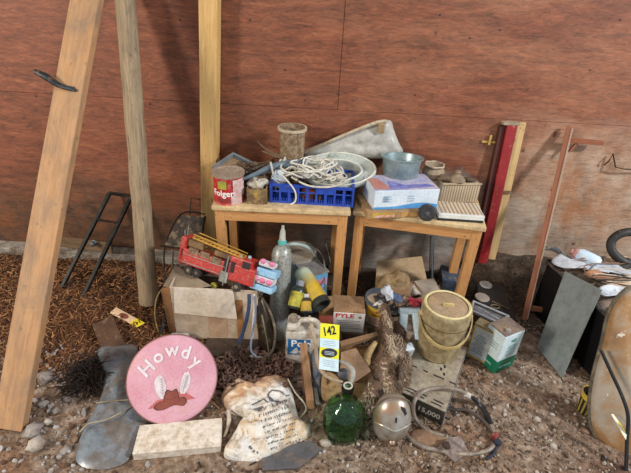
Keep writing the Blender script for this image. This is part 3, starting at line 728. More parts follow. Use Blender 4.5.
o = MB().ico((0, 0, 0), .03, (1.2, .8, .55), .7, 2, seed=2).build('dried_flower_scrap', M('#7a6650', '#54422f', .3), None, smooth='all'); o.matrix_basis = T(sbm @ V((.015, .03, .13))); tag(o, 'brown dried scrap left of the small clay lid', 'scrap')
o = MB().ico((0, 0, 0), .026, (1.4, .7, .4), .7, 2, seed=6).build('dried_flower_scrap', M('#5f4f3c', '#3f3022', .3), None, smooth='all'); o.matrix_basis = T(sbm @ V((.155, .035, .122))); tag(o, 'dark dried scrap right of the small clay lid', 'scrap')

# ================================================================ WALL AT RIGHT
# red beam assembly
def P3(px, py, y): return WY(px, py, y)
a = WY(485, 250, 2.34); a.z = gz(a.x, a.y) - .02
bt = WY(511, 124, 2.385)
t = thing('red_painted_beam', 'red painted beam with pale wood strip leaning on the wall at right', 'beam', frame(a, bt - a, x=(1, 0, 0)))
ax = (bt - a); L = ax.length
MB().box((0, 0, L / 2), (.055, .05, L), b=.004).build('red_beam', M('#861a1c', '#98262a', .3, '#b98a80', sc=20, st=(1, 1, .3), rough=.5), t)
MB().box((.056, .01, L / 2 + .004), (.045, .035, L + .01), b=.003).build('pale_wood_strip', WOOD('#d0b07c', '#b99562', '#7a5a38', .3), t)
MB().box((-.045, .01, L / 2), (.03, .04, L - .02), b=.003).build('shadow_strip', WOOD('#5c2a20', '#42201a', '#241410', .4), t)  # dark strip modelled in place of the beam's shadow on its left
MB().box((-.005, -.002, L + .006), (.09, .05, .014), b=.002).build('end_cap', M('#a89a84', '#8a7a64', .4), t)
MB().box((.056, -.012, L * .55), (.05, .012, .014)).build('metal_band', M('#7a5a40', '#5a4030', .3), t)
t = thing('wooden_cross', 'little yellow stick cross fixed to the wall beside the red beam', 'cross', WY(489, 140, WALL - .006))
MB().box((0, 0, 0), (.075, .008, .012), T(WY(488.5, 142, WALL - .005)), b=.002).build('crossbar', M('#c9a45a', '#a88442', .3), t, world=True)
MB().box((0, 0, 0), (.012, .008, .055), T(WY(490, 140, WALL - .012)), b=.002).build('upright', M('#c9a45a', '#a88442', .3), t, world=True)
# leaning wooden frame
a = GT(524, 320); b = WY(569.5, 126, 2.37); ax = b - a
m = frame(a, ax, x=(1, -.7, 0)); t = thing('leaning_wooden_rack', 'tall thin reddish wooden rack leaning on the wall beside the black bin', 'rack', m)
redw = WOOD('#8a5038', '#a66a4c', '#4d2c1e', .35)
MB().box((0, 0, ax.length / 2), (.026, .018, ax.length), b=.002).build('rail', redw, t)
MB().box((.016, .004, ax.length * .5), (.006, .03, ax.length * .98)).build('pale_edge', WOOD('#b9a08c', '#9c8470', '#6a5040', .3), t)
plank('arm', WY(568, 140, 2.35), WY(603, 143, 2.35), .028, .02, WOOD('#7c4428', '#935637', '#42241a', .3), (0, 0, 1), t, taper=.7)
plank('brace', WY(569, 152, 2.355), WY(577, 143, 2.355), .014, .012, redw, (0, 0, 1), t)
a2 = a + ax * .07; plank('foot_rail', a2, a2 + V((.14, .0, -.02)), .03, .016, redw, (0, 0, 1), t)
o = MB().tube([WY(604, 165, 2.385), WY(609, 161, 2.37), WY(613, 154, 2.38), WY(615.5, 167, 2.36), WY(624, 169, 2.36), WY(645, 170, 2.37)], .004, 7).build('wire_hook', M('#4a3326', '#2e211a', .2, metal=.6, rough=.5), None, smooth=True)
tag(o, 'bent dark wire hook sticking out of the wall at far right', 'hook')

# ================================================================ BLACK BIN AND CONTENTS
A0 = GT(533, 308); B0 = V((1.39, 1.50, gz(1.39, 1.5)))
A0 = V((1.285, 2.06, gz(1.285, 2.06)))
dirv = (B0 - A0); dirv.z = 0; Lb = dirv.length; dv = dirv.normalized(); wv = V((-dv.y, dv.x, 0)); 
if wv.x < 0: wv = -wv
Hb = .335; m = frame(A0, (0, 0, 1), x=dv)
if (m.to_3x3() @ V((0, 1, 0))).x < 0: pass
t = thing('black_storage_bin', 'large black plastic storage bin heaped with papers at right', 'storage bin', m)
sgn = 1 if (m.to_3x3() @ V((0, 1, 0))).dot(wv) > 0 else -1
Wb = .46; blk = M('#141416', '#0d0d0f', .2, '#4a443e', rough=.45)
def bw(c, d): return (c[0], sgn * c[1], c[2]), d
mb = MB()
for c, d in (((Lb / 2, .004, Hb / 2), (Lb, .008, Hb)), ((Lb / 2, Wb - .004, Hb / 2), (Lb, .008, Hb)), ((.004, Wb / 2, Hb / 2), (.008, Wb, Hb)), ((Lb - .004, Wb / 2, Hb / 2), (.008, Wb, Hb)), ((Lb / 2, Wb / 2, .005), (Lb, Wb, .01))): mb.box(*bw(c, d))
mb.build('bin_body', blk, t, bevel=.003)
mb = MB()
for c, d in (((Lb / 2, 0, Hb), (Lb + .03, .026, .016)), ((Lb / 2, Wb, Hb), (Lb + .03, .026, .016)), ((0, Wb / 2, Hb), (.026, Wb + .03, .016)), ((Lb, Wb / 2, Hb), (.026, Wb + .03, .016))): mb.box(*bw(c, d), b=.004)
mb.build('rim', M('#3a3836', '#232224', .5, '#7a6a5c'), t)
def BN(u, v, z): return m @ V((u * Lb, sgn * v * Wb, z))
o = MB().pillow([BN(u, v, Hb - .06) for u, v in ((.04, .04), (.5, .03), (.96, .04), (.96, .5), (.96, .96), (.5, .97), (.04, .96), (.03, .5))], (0, 0, 1), .085, 14, 5, .022, 16, prof=.4).build('jumbled_rags', M('#8f7c6c', '#57493f', .4, '#b0a294', sc=14), None, smooth='all')
tag(o, 'jumble of dusty cloth and paper scraps filling the black bin', 'rags', kind='stuff')
pap = [('#b9bcc2', '#9a9aa0', 'grey paper sheet'), ('#c9b49c', '#a98f72', 'tan paper sheet'), ('#e0e4ea', '#bcc6d0', 'white paper sheet'), ('#b07f5a', '#9a6a48', 'brown card')]
spots = ((.10, .30, 0, 'grey crumpled paper at the back corner of the black bin', .09, .07), (.22, .72, 1, 'tan folded paper near the wall in the black bin', .14, .09), (.40, .22, 3, 'brown card slip at the left rim of the black bin', .13, .05), (.52, .45, 1, 'broad tan paper in the middle of the black bin', .20, .11),
         (.62, .20, 2, 'white torn paper behind the steel sheet top', .12, .05), (.70, .62, 2, 'white crumpled paper right of the tan paper in the bin', .14, .10), (.80, .40, 1, 'tan curled leaflet near the front of the black bin', .15, .07), (.86, .75, 0, 'grey leaflet at the right end of the black bin', .14, .09), (.9, .22, 2, 'narrow white leaflet at the front rim of the black bin', .12, .06),
         (.16, .12, 0, 'grey cloth-like sheet at the back left rim of the black bin', .15, .08), (.32, .48, 0, 'crinkled grey sheet under the plastic bottle', .2, .09), (.72, .85, 1, 'tan sheet against the wall side of the black bin', .16, .1), (.48, .75, 3, 'rust brown card behind the broad tan paper', .14, .07))
for i, (u, v, k, lb, sx, sy) in enumerate(spots):
    c = BN(u, v, Hb + .045 + .008 * (i % 3)); an = R.uniform(0, 3); sx *= 1.25; sy *= 1.3; ol = [c + V((math.cos(an + q) * sx / 2 * R.uniform(.8, 1.2), math.sin(an + q) * sy / 2 * R.uniform(.8, 1.2), R.uniform(-.012, .018))) for q in (0.3, 1.2, 2.0, 2.9, 3.7, 4.6, 5.5)]
    o = MB().pillow(ol, (0, 0, 1), .008, 6, 3, .008, 40, prof=.5).build('paper_sheet', M(pap[k][0], pap[k][1], .25), None, smooth='all'); tag(o, lb, 'paper')
# bottle in bin
a, b = D(578, 254, 2.36), D(598, 263, 2.30)
t = thing('plastic_bottle', 'white plastic bottle with pink shoulder lying on the bin contents', 'bottle', frame(a, b - a, x=(1, 0, 0)))
L = (b - a).length
MB().lathe([(0, L + .012), (.022, L + .01), (.033, L - .005), (.036, L * .6), (.036, L * .15), (.03, 0)], None, 24).build('bottle_body', M('#cfe0ee', '#b9d2e6', .15, rough=.35), t, smooth=True)
MB().lathe([(.03, 0), (.024, -.014), (.012, -.02), (.012, -.034), (0, -.035)], None, 24).build('pink_shoulder', M('#d6a3a0', '#c48a88', .2, rough=.4), t, smooth=True)
MB().tube([D(541, 250, 2.45), D(552, 248, 2.44), D(566, 257, 2.38), D(572, 262, 2.36)], [.008, .014, .012, .006], 8, smooth=4).build('tmp', M('#3d4248', '#565c62', .4), None, smooth=True)
o = bpy.data.objects['tmp']; o.name = 'cable_bundle'; tag(o, 'dark grey cable bundle over the back rim of the black bin', 'cable')
rw = random.Random(31)
for k_, lb_w in enumerate(('grey wire snarl at the back left of the black bin', 'brown wire looped across the papers in the black bin', 'pale wire arching over the middle of the black bin', 'thin dark wire trailing near the rack in the black bin')):
    P_ = [BN(.08 + .1 * k_ + rw.uniform(-.08, .16) + .03 * q_, rw.uniform(.05, .7), Hb + .05 + rw.uniform(0, .035)) for q_ in range(7)]
    ow = MB().tube(P_, .0028, 6, smooth=5).build('thin_wire', M(('#8d8a86', '#7a5a44', '#c4b8a8', '#2f2b28')[k_], None, .2), None, smooth=True); tag(ow, lb_w, 'wire')
o = MB().tube([D(553, 262, 2.40), D(560, 265, 2.38), D(563, 258, 2.4), D(570, 266, 2.35), D(576, 260, 2.36)], .004, 6, smooth=5).tube([D(556, 268, 2.36), D(565, 262, 2.37), D(575, 268, 2.33)], .003, 6, smooth=5).build('thin_cable', M('#b8a898', '#8f8070', .2), None, smooth=True); tag(o, 'thin pale cable curling beside the rack in the black bin', 'cable')
c = BN(.97, .2, Hb + .0); c = D(601, 303, 2.12)
o = MB().box((0, 0, 0), (.13, .10, .05), b=.004).build('dark_book_box', M('#1f2238', '#14151f', .2), None); o.matrix_basis = T(D(603, 312, 2.13), -1.1, .1, -.2); tag(o, 'dark navy box with lilac picture beside the chair back', 'box')
q = MB().box((.01, -.01, .026), (.06, .05, .001)).build('lilac_picture', M('#b59ac9', '#7a6aa0', .2, sc=50), o)
o = MB().tube([D(597, 290, 2.18), D(603, 288, 2.16), D(612, 292, 2.12)], [.008, .012, .009], 8, smooth=3).build('orange_rag', M('#c08a3c', '#a0702c', .2), None, smooth=True); tag(o, 'small orange-yellow rag at the top of the navy box', 'rag')
# steel sheet
tp = [G(565, 271, .37), GT(537, 347, .004), GT(562, 378, .004), G(602, 290, .365)]
o, mm = slab('steel_sheet', 'flat grey galvanised steel sheet leaning against the black bin', 'metal sheet', tp, .003, M('#9ba6a6', '#868f90', .3, '#6f6a60', sc=4, rough=.42, metal=.25, bump=.05), bevel=0)
# corrugated hose right
t = thing('black_vacuum_hose', 'thick black hose looping up behind the bin at far right', 'hose', D(620, 262, 2.3))
pts = cm([D(652, 262, 2.30), D(628, 263, 2.30), D(614, 254, 2.30), D(611, 243, 2.30), D(618, 235, 2.29), D(632, 232, 2.28), D(655, 236, 2.27)], 8)
MB().tube(pts, [.022], 12).build('hose', M('#2a2623', '#171514', .3, rough=.6), t, smooth=True, world=True)
MB().tube([D(630, 262, 2.31), D(618, 271, 2.30), D(606, 280, 2.27)], [.03, .026, .022], 12, smooth=3).build('nozzle', M('#3a332d', '#26211d', .35), t, smooth=True, world=True)
o = MB().box((0, 0, 0), (.25, .25, .36), b=.02).build('dark_machine_case', M('#1a1817', '#100f0e', .3), None); o.matrix_basis = T((1.93, 1.92, .17), .3); tag(o, 'dark machine housing behind the black hose at the right edge', 'machine')

# ================================================================ CHAIR BACK RIGHT FRONT
ol = [D(x, y, z) for x, y, z in ((640, 288, 1.80), (622, 294, 1.82), (610, 312, 1.84), (602, 345, 1.86), (594, 375, 1.87), (590, 405, 1.87), (592, 428, 1.86), (603, 445, 1.84), (618, 462, 1.82), (650, 485, 1.78), (690, 470, 1.72), (700, 400, 1.68), (690, 310, 1.70))]
n = (ol[3] - ol[0]).cross(ol[8] - ol[0]).normalized(); n = n if n.dot(CAM - ol[0]) > 0 else -n
t = thing('padded_chair', 'worn tan padded chair back with black tube frame at right edge', 'chair', GT(612, 462))
def tan_mat():
    n_ = NT('cracked_tan_vinyl'); d = n_.noise(3, (1, 1, 1), 7, .65)
    c = n_.ramp(d, [(.34, '#7a5330'), (.46, '#a37c52'), (.54, '#aa9a86'), (.66, '#b5aca0')])
    s = n_.val(n_.noise(26, (1, 1, 1), 4, .6), .66, .7); c = n_.mix(s, c, '#e6dccb')
    n_.bump(n_.noise(60), .2, .003); return n_.done(c, .45)
MB().pillow(ol, n, .03, 12, 3, .004, 8, prof=.3).build('back_pad', tan_mat(), t, smooth='all', world=True)
MB().tube([p - n * .006 for p in ol], .011, 8, closed=True, smooth=3).build('edge_piping', M('#77705f', '#4f4639', .4), t, smooth=True, world=True)
MB().tube([D(601, 350, 1.80), D(611, 372, 1.77), D(622, 396, 1.74), D(628, 416, 1.72), D(627, 440, 1.72), D(626, 470, 1.72)], .007, 8, smooth=5).build('black_tube', M('#17181a', '#26282a', .2, rough=.35), t, smooth=True, world=True)
mb = MB()
for a, b in ((D(596, 440, 1.88), GT(604, 462)), (D(680, 470, 1.80), GT(690, 500))): MB().tube([a, b], .011, 8).build('leg', M('#3a342c', '#231f1a', .3), t, smooth=True, world=True)
MB().tube([D(640, 480, 1.84), GT(640, 505)], .011, 8).build('leg', M('#3a342c', '#231f1a', .3), t, smooth=True, world=True)
o, mm = slab('paper_tag', 'white and yellow paper tag stuck on the tan chair back', 'tag', [D(611, 414, 1.77), D(613.5, 414, 1.77), D(627, 433, 1.72), D(626, 440, 1.72)], .001, M('#e0dcc9', '#d8d0b4', .1), bevel=0)
MB().poly([mm.inverted() @ (q + FWD * -.002) for q in (D(617, 422, 1.75), D(619, 421.5, 1.75), D(626.5, 433, 1.72), D(625.5, 437, 1.72))]).build('yellow_band', M('#d8c332', None, .1), o)
# striped cup
t = thing('yellow_cup', 'yellow cup with black stripes standing behind the tan chair', 'cup', GT(584, 411))
hc = .115
MB().lathe([(0, 0), (.03, 0), (.041, hc), (.039, hc), (.027, .004), (0, .004)], None, 28).build('cup_body', M('#2a241c', '#1b1712', .3), t, smooth=True)
mb = MB()
for i in range(12): a = i * PI / 6; mb.patch(.0314, .006, hc * .72, a, a + .22, None, 3, r2=.0392)
mb.build('yellow_stripes', M('#b8a04a', '#9a8238', .2), t)
MB().lathe([(.0386, hc * .75), (.042, hc), (.043, hc + .002), (.0395, hc + .002), (.034, hc * .5), (.0275, .006)], None, 28).build('yellow_rim', M('#d8c04a', '#c9a83a', .2), t, smooth=True)

# ================================================================ TINS AT RIGHT OF CENTRE
def tin(F_, L_, R_, h, name, label, cat, mat, depth_k=None):
    u = (R_ - F_); u.z = 0; v = (L_ - F_); v.z = 0
    un = u.normalized(); vn = V((-un.y, un.x, 0));
    if vn.dot(v) < 0: vn = -vn
    # share the skew between both sides
    mid = (un + v.normalized()).normalized(); un = (mid + V((mid.y, -mid.x, 0))).normalized() if V((mid.y, -mid.x, 0)).dot(u) > 0 else (mid - V((mid.y, -mid.x, 0))).normalized()
    vn = (mid * 2 - un * un.dot(mid) * 2).normalized(); vn = (vn - un * vn.dot(un)).normalized()
    m = Matrix((un, vn, V((0, 0, 1)))).transposed().to_4x4(); m.translation = F_
    if m.to_3x3().determinant() < 0: un, vn = vn, un; u, v = v, u; m = Matrix((un, vn, V((0, 0, 1)))).transposed().to_4x4(); m.translation = F_
    t = thing(name, label, cat, m); return t, m, u.length, v.length
F_ = GT(493, 374); 
m = T(F_, math.radians(58)); lu, lv, h = .125, .165, .235        # local X runs back-right, local Y runs back-left
m = T(F_, math.radians(28)); lu, lv = .13, .105; h = .235
t = thing('green_white_tin', 'square white and green metal can standing rightmost on the gravel', 'can', m)
MB().box((lu / 2, lv / 2, h * .66), (lu, lv, h * .68), b=.006).build('white_body', M('#dbe8ea', '#c4d8dc', .2, '#9a8f80', rough=.45), t)
MB().box((lu / 2, lv / 2, h * .17), (lu + .0015, lv + .0015, h * .34), b=.006).build('green_base', M('#0f6a4c', '#12795a', .25, '#5a6a50', rough=.4), t)
MB().box((lu / 2, lv / 2, h + .001), (lu - .004, lv - .004, .006), b=.002).build('lid_plate', M('#8f8078', '#6f6058', .5, metal=.3), t)
MB().lathe([(0, .014), (.012, .014), (.014, .002), (.014, 0)], T((.04, .025, h)), 16).build('cap', M('#c4c0b8', '#a09a90', .3, metal=.5, rough=.4), t, smooth=True)
mb = MB()
for k in range(7): mb.box((lu * .55, -.0008, h * (.42 + .045 * k)), (lu * (.5 if k % 2 else .38), .0008, .0035))
mb.ico((lu * .55, -.001, h * .82), .012, (1.5, .1, .8), .6); mb.build('small_print', M('#6f9a94', '#5a8a84', 0), t)
mb = MB()
for k in range(3): mb.box((-.0008, lv * .5, h * (.6 + .06 * k)), (.0008, lv * .6, .004))
mb.build('side_print', M('#8aa8a4', None, 0), t)
mb = MB().box((lu * .5, -.0012, h * .14), (lu * .6, .0008, .012)).box((-.0012, lv * .5, h * .17), (.0008, lv * .5, .01)); mb.build('white_script', M('#a8d0c0', '#3a8a70', 0, sc=200), t)
# oil can
F_ = GT(479, 364); m = T(F_, math.radians(-28)) 
lu, lv, h = .11, .06, .215; m = T(GT(465, 355), math.radians(-40)); 
t = thing('motor_oil_can', 'flat rectangular oil can with grey blue and yellow label beside the green can', 'can', m)
MB().box((lu / 2, lv / 2, h / 2), (lu, lv, h), b=.006).build('can_body', M('#8f8468', '#7a6a4c', .4, metal=.3, rough=.45), t)
MB().box((lu * .5, -.001, h * .5), (lu * .9, .001, h * .9)).build('yellow_border', M('#c9a84a', '#b08f3c', .2), t)
MB().box((lu * .5, -.002, h * .52), (lu * .8, .001, h * .82)).build('white_label', M('#b9bcb8', '#9fa6aa', .3), t)
mb = MB()
for k in range(9): mb.box((lu * .45, -.003, h * (.25 + .06 * k)), (lu * (.55 - .1 * (k % 3)), .001, .005))
mb.build('small_print', M('#5f6a78', '#7a828c', 0), t)
MB().box((lu + .001, lv / 2, h * .5), (.001, lv * .7, h * .9)).build('blue_side_stripe', M('#3c6aa0', '#c9b45a', .2, sc=30), t)
MB().lathe([(0, .018), (.014, .018), (.016, .002), (.016, 0)], T((.075, .03, h)), 16).build('cap', M('#c9c4ba', None, .3, metal=.5, rough=.4), t, smooth=True)
# galvanised channel behind tins
pc = [G(473, 303, .17), G(480, 302, .17), G(508, 319, .17), G(497, 324, .17), G(472, 312, .17)]
t = thing('metal_tray', 'shallow silvery metal tray on edge behind the two tins', 'tray', GT(488, 335))
MB().prism([G(473, 303, .17), G(508, 318, .17), G(497, 324, .17), G(471, 312, .17)], (0, 0, -.004)).build('tray_base', M('#8f9298', '#70747a', .4, metal=.5, rough=.35), t, world=True)
mb = MB()
C4 = [G(473, 303, .17), G(508, 318, .17), G(497, 324, .17), G(471, 312, .17)]
for i in range(4): mb.tube([C4[i] + V((0, 0, .012)), C4[(i + 1) % 4] + V((0, 0, .012))], .006, 6)
mb.tube([G(478, 307, .19), G(500, 320, .19)], .004, 6); mb.build('rolled_rim', M('#c9cccf', '#a8abae', .3, metal=.6, rough=.3), t, world=True)
for c in C4: MB().prism([c + V((-.01, -.01, -.004)), c + V((.01, -.01, -.004)), c + V((.01, .01, -.004)), c + V((-.01, .01, -.004))], (0, 0, -(c.z - .006 - gz(c.x, c.y)))).build('leg', M('#5f5a54', '#46423e', .4), t, world=True)
# black case with dials
C4 = [GT(478, 277, .085), GT(502, 281, .085), GT(517, 320, .085), GT(482, 316, .085)]
t = thing('black_hot_plate', 'black boxy hot plate with two round discs behind the ice bucket', 'hot plate', GT(490, 310))
MB().prism(C4, (0, 0, -.082)).build('casing', M('#141210', '#0d0c0b', .3, '#3a2f26', rough=.6), t, world=True, bevel=.004)
for (px, py, r_, c1) in ((486, 284, .038, '#b5b9bb'), (482, 297.5, .042, '#9a8272')):
    p = GT(px, py, .087); MB().lathe([(0, .008), (r_ * .3, .007), (r_ * .9, .006), (r_, .002), (r_, 0)], T(p), 28).build('disc', M(c1, '#8f8a84', .35), t, smooth=True, world=True)
p = GT(495, 307, .087); MB().tube([p + V((.024 * math.cos(a), .016 * math.sin(a), .003)) for a in [i * PI / 8 for i in range(16)]], .004, 6, closed=True).tube([G(492, 301, .09), G(509, 309, .095)], .003, 6).build('lever', M('#7a664c', '#5a4a38', .3), t, world=True)
# blue-grey box behind table leg
o = MB().box((0, 0, .05), (.14, .16, .10), b=.01).build('slate_blue_box', M('#3e4a5c', '#2c3644', .4), None); o.matrix_basis = T(GT(452, 292) + V((0, .06, 0)), -.15); tag(o, 'slate blue plastic box on the ground behind the right table leg', 'box')
o = MB().tube([GT(431, 300) + V((0, 0, 0)), WY(432, 236, 2.30)], .013, 10).build('black_pipe', M('#20242a', '#14171b', .3, rough=.4), None, smooth=True); tag(o, 'slim black pipe standing under the right table against its rear leg', 'pipe')
t = thing('wooden_spool', 'small brown wooden spool on the ground left of the slate blue box', 'spool', T(GT(441, 290), 0, 1.3))
MB().lathe([(0, .03), (.03, .03), (.03, .022), (.014, .02), (.014, -.02), (.03, -.022), (.03, -.03), (0, -.03)], T((0, .03, 0)), 20).build('spool_body', M('#8a6840', '#6a4c2c', .3), t, smooth=True)

# ================================================================ AIR CONDITIONER BOX + ICE BUCKET
Hc = .085
FL, FR, BR = G(401, 392, Hc), G(446, 413, Hc), G(468, 347, Hc)
BL = G(412, 335, Hc)
t = thing('air_conditioner_casing', 'beige slotted metal appliance casing marked 15,000 under the ice bucket', 'appliance', V((FR.x, FR.y, gz(FR.x, FR.y))))
beige = M('#b3a894', '#9c917e', .5, '#8a7866', sc=8, rough=.5, metal=.15)
bt = [V((p.x, p.y, gz(p.x, p.y) - .003)) for p in (FL, FR, BR, BL)]
mb = MB().prism([FL, FR, BR, BL], (0, 0, -.003)); mb.build('top_panel', beige, t, world=True, bevel=.001)
dn = V((0, 0, -(Hc - .006)))
ins = lambda P: [p for p in P]
MB().prism([FR, BR, BR + dn, FR + dn], (BL - BR).normalized() * .003).build('side_panel', M('#aab4bd', '#93a0aa', .4, '#8a8078', metal=.3, rough=.4), t, world=True)
MB().prism([FL, BL, BL + dn, FL + dn], (BR - BL).normalized() * .003).prism([BL, BR, BR + dn, BL + dn], (FL - BL).normalized() * .003).build('rear_panel', beige, t, world=True)
MB().prism([FL, FR, FR + dn, FL + dn], (BL - FL).normalized() * .003).build('front_panel', M('#4a443a', '#3a352d', .35, '#7a6a58'), t, world=True)
e1 = (FR - FL).normalized(); e2 = (BL - FL).normalized(); W1 = (FR - FL).length; D1 = (BL - FL).length
mt = Matrix((e1, V((0, 0, 1)), e1.cross(V((0, 0, 1))))).transposed().to_4x4(); mt.translation = FL + e1 * W1 * .66 + V((0, 0, -.042)) + e1.cross(V((0, 0, 1))) * .0005
text('15,000', .037, M('#e6e0d0', '#cfc8b6', .1), t, t.matrix_basis.inverted() @ mt, bold=.0008)
mb = MB(); slm = M('#14110e', None, 0)
def slot(u, v, l, wd=.007):
    c = FL + e1 * u + e2 * v + V((0, 0, .0006)); a = e1 * l / 2; b = e2 * wd / 2; mb.poly([c - a - b, c + a - b, c + a + b, c - a + b])
for v in (.022, .04):
    for k in range(4): slot(.03 + k * .062 + (.01 if v > .03 else 0), v, (.05, .02, .045, .03)[k])
for k in range(4): slot(.03 + k * .062, D1 * .47, (.04, .022, .05, .03)[k], .008)
for k in range(6): 
    c_u = W1 - .022 - (.016 if k % 2 else 0); slot(c_u, D1 * .55 + k * .024, .009, .018)
mb.build('vent_slots', slm, t, world=True, fix=False)
# ice bucket
p = G(436.5, 349, Hc); m = T(V((p.x, p.y, Hc)), 0)
t = thing('ice_bucket', 'tan lidded ice bucket with carrying handle on the beige metal casing', 'ice bucket', m)
topz = WY(447, 303, p.y).z - Hc; tan = M('#b3a27e', '#9b8965', .55, '#7d6b4c', sc=10, rough=.4)
r0, r1 = .102, .113; hb = topz * .97
MB().lathe([(0, 0), (r0 - .008, 0), (r0, .008), (r0 + (r1 - r0) * .7, hb * .7), (r0 + (r1 - r0) * .72, hb * .72), (r0 + (r1 - r0) * .7 - .01, hb * .74), (0, hb * .74)], None, 48).build('bucket_body', tan, t, smooth=True)
MB().lathe([(r1 - .012, hb * .73), (r1 - .001, hb * .745), (r1, hb * .96), (r1 - .003, hb), (r1 - .013, hb + .003), (r1 - .017, hb - .004), (0, hb - .006)], None, 48).build('lid', tan, t, smooth=True)
MB().lathe([(r1 - .022, hb - .005), (r1 - .022, hb - .002), (r1 - .03, hb + .001), (0, hb + .004)], None, 48).build('lid_panel', M('#b0936f', '#8f7860', .45, '#9c8a72'), t, smooth=True)
MB().lathe([(r1 - .006, hb + .0025), (r1 - .013, hb + .006), (r1 - .02, hb + .0025)], None, 48).build('cream_lid_ring', M('#dfd0a0', '#cbb980', .2, rough=.3), t, smooth=True)
MB().tube([(-.022, -.01, hb + .003), (-.02, -.014, hb + .014), (0, -.018, hb + .017), (.02, -.014, hb + .014), (.022, -.01, hb + .003)], .004, 8, smooth=3).box((0, -.01, hb + .006), (.05, .02, .005), b=.002).build('lid_knob', M('#d6c48c', '#c0a868', .2, rough=.3), t, smooth=True)
MB().tube([(r1 * .985 * math.cos(a), r1 * .985 * math.sin(a), hb * .735) for a in [i * 2 * PI / 48 for i in range(48)]], .002, 6, closed=True).build('lid_seam', M('#5f4a28', None, .1), t, smooth=True)
hp = []
for i in range(25):
    a = PI + PI * i / 24; k = math.sin(PI * i / 24)
    hp.append((r1 * 1.06 * math.cos(a), r1 * 1.06 * math.sin(a) * 1.03, hb * .80 - .095 * k))
vs = []; fs = []
for i, q in enumerate(hp):
    for dz, dr in ((-.008, 0), (.008, 0), (.008, .005), (-.008, .005)):
        q2 = V(q); nrm = V((q2.x, q2.y, 0)).normalized(); vs.append(q2 + V((0, 0, dz)) + nrm * dr)
for i in range(24):
    for k in range(4): l = (k + 1) % 4; fs.append((i * 4 + k, i * 4 + l, (i + 1) * 4 + l, (i + 1) * 4 + k))
MB().add(vs, fs).build('handle', M('#c9b27c', '#a98f5a', .3, rough=.35), t, smooth=True)
for s in (-1, 1): MB().lathe([(0, .012), (.012, .01), (.014, 0)], frame(V((s * r1 * .98, 0, hb * .8)), (s, 0, 0), x=(0, 1, 0)), 16).build('handle_pivot', M('#c9b27c', None, .2), t, smooth=True)

# ================================================================ HOSE LOOP AND FRONT BITS
hm = M('#8f8074', '#6f6258', .4, '#a89880', rough=.5)
pts = [GT(444, 436, .012), GT(428, 431, .012), GT(415, 418, .03), GT(414, 402, .10), GT(424, 391, .10), GT(442, 387.5, .10), GT(458, 390, .09), GT(469, 395.5, .05), GT(478, 402, .02), GT(486, 413, .014), GT(492, 428, .012), GT(496, 440, .012), GT(490, 449, .012), GT(478, 453, .012), GT(460, 454, .012), GT(438, 450, .012), GT(421, 446, .012), GT(407, 436, .012)]
t = thing('hose_loop', 'grey rubber hose coiled in a loop in front of the beige casing', 'hose', GT(450, 440))
MB().tube(pts, .009, 8, smooth=5).build('hose', hm, t, smooth=True, world=True)
MB().tube([GT(468, 395, .062), GT(478, 402, .022), GT(486, 413, .016), GT(491, 425, .014)], .0105, 8, smooth=5).build('black_sleeve', M('#191a1c', '#242628', .2, rough=.4), t, smooth=True, world=True)
MB().tube([GT(453, 410, .012), GT(466, 410, .02), GT(478, 416, .014), GT(489, 427, .012), GT(495, 436, .012)], .007, 8, smooth=5).build('inner_hose', M('#5a4c44', '#40352e', .3), t, smooth=True, world=True)
MB().box((0, 0, 0), (.03, .022, .022), T(GT(495, 436, .018), .5), b=.004).build('red_clamp', M('#8a3028', '#6a2420', .3), t, world=True)
MB().box((0, 0, 0), (.026, .024, .026), T(GT(497, 443, .018), .5), b=.004).tube([GT(497, 446, .014), GT(493, 455, .008), GT(486, 459, .006)], .006, 8).build('blue_black_connector', M('#27324a', '#15171c', .2), t, world=True)
MB().tube([GT(466, 394, .07), GT(471, 397, .045)], .0125, 8).build('pale_collar', M('#c9c0b4', None, .2), t, world=True)
t = thing('rusty_metal_plate', 'tilted rusty metal plate with a knob inside the hose loop', 'metal plate', GT(452, 452))
MB().prism([GT(438, 447, .02), GT(449, 437, .06), GT(461, 436, .05), GT(469, 452, .012), GT(455, 462, .01)], (0, 0, -.008)).build('plate', M('#8f8078', '#75665e', .4, '#6a4030', metal=.3), t, world=True, bevel=.001)
MB().lathe([(0, .014), (.012, .012), (.016, .004), (.016, 0)], T(GT(446, 446, .04)), 16).build('knob', M('#4a3328', '#332420', .3), t, smooth=True, world=True)
o = MB().pillow([GT(x, y) for x, y in ((410, 432), (425, 428), (445, 436), (448, 446), (430, 449), (412, 444))], (0, 0, 1), .02, 6, 3, .006, 30).build('broken_clay_shard', M('#96765c', '#7a5c44', .3), None, smooth='all'); tag(o, 'broken tan clay shard lying on the dirt inside the hose loop', 'shard')

# silver oval
c = GT(390.5, 449); m = T((c.x, c.y + .055, gz(c.x, c.y) + .0), .0)
t = thing('silver_oval_lamp', 'dented silver oval lamp housing with black slot, right of green bottle', 'lamp housing', T(V((c.x, c.y + .07, gz(c.x, c.y) + .099)), .05, math.radians(-12)) @ Matrix.Scale(1.06, 4))
n_s = NT('tarnished_silver'); cc_ = n_s.ramp(n_s.noise(9, (1, 1, 1), 6), [(.36, '#b58a66'), (.5, '#b0a698'), (.64, '#c9c9c4')]); n_s.bump(n_s.noise(16), .15, .006)
silver = n_s.done(cc_, n_s.val(n_s.noise(14), -.1, 1.6), .65)
MB().lathe([(0, .102), (.02, .1), (.045, .085), (.063, .055), (.072, .02), (.073, -.015), (.066, -.055), (.048, -.084), (.022, -.099), (0, -.102)], None, 40, sx=1.0, sy=.8).build('oval_shell', silver, t, smooth=True)
def on_oval(u, v):   # point on front of shell, u,v in metres
    k = 1 - (u / .073) ** 2 - (v / .102) ** 2; return V((u, -.8 * .073 * math.sqrt(max(k, 0)) - .0035, v))
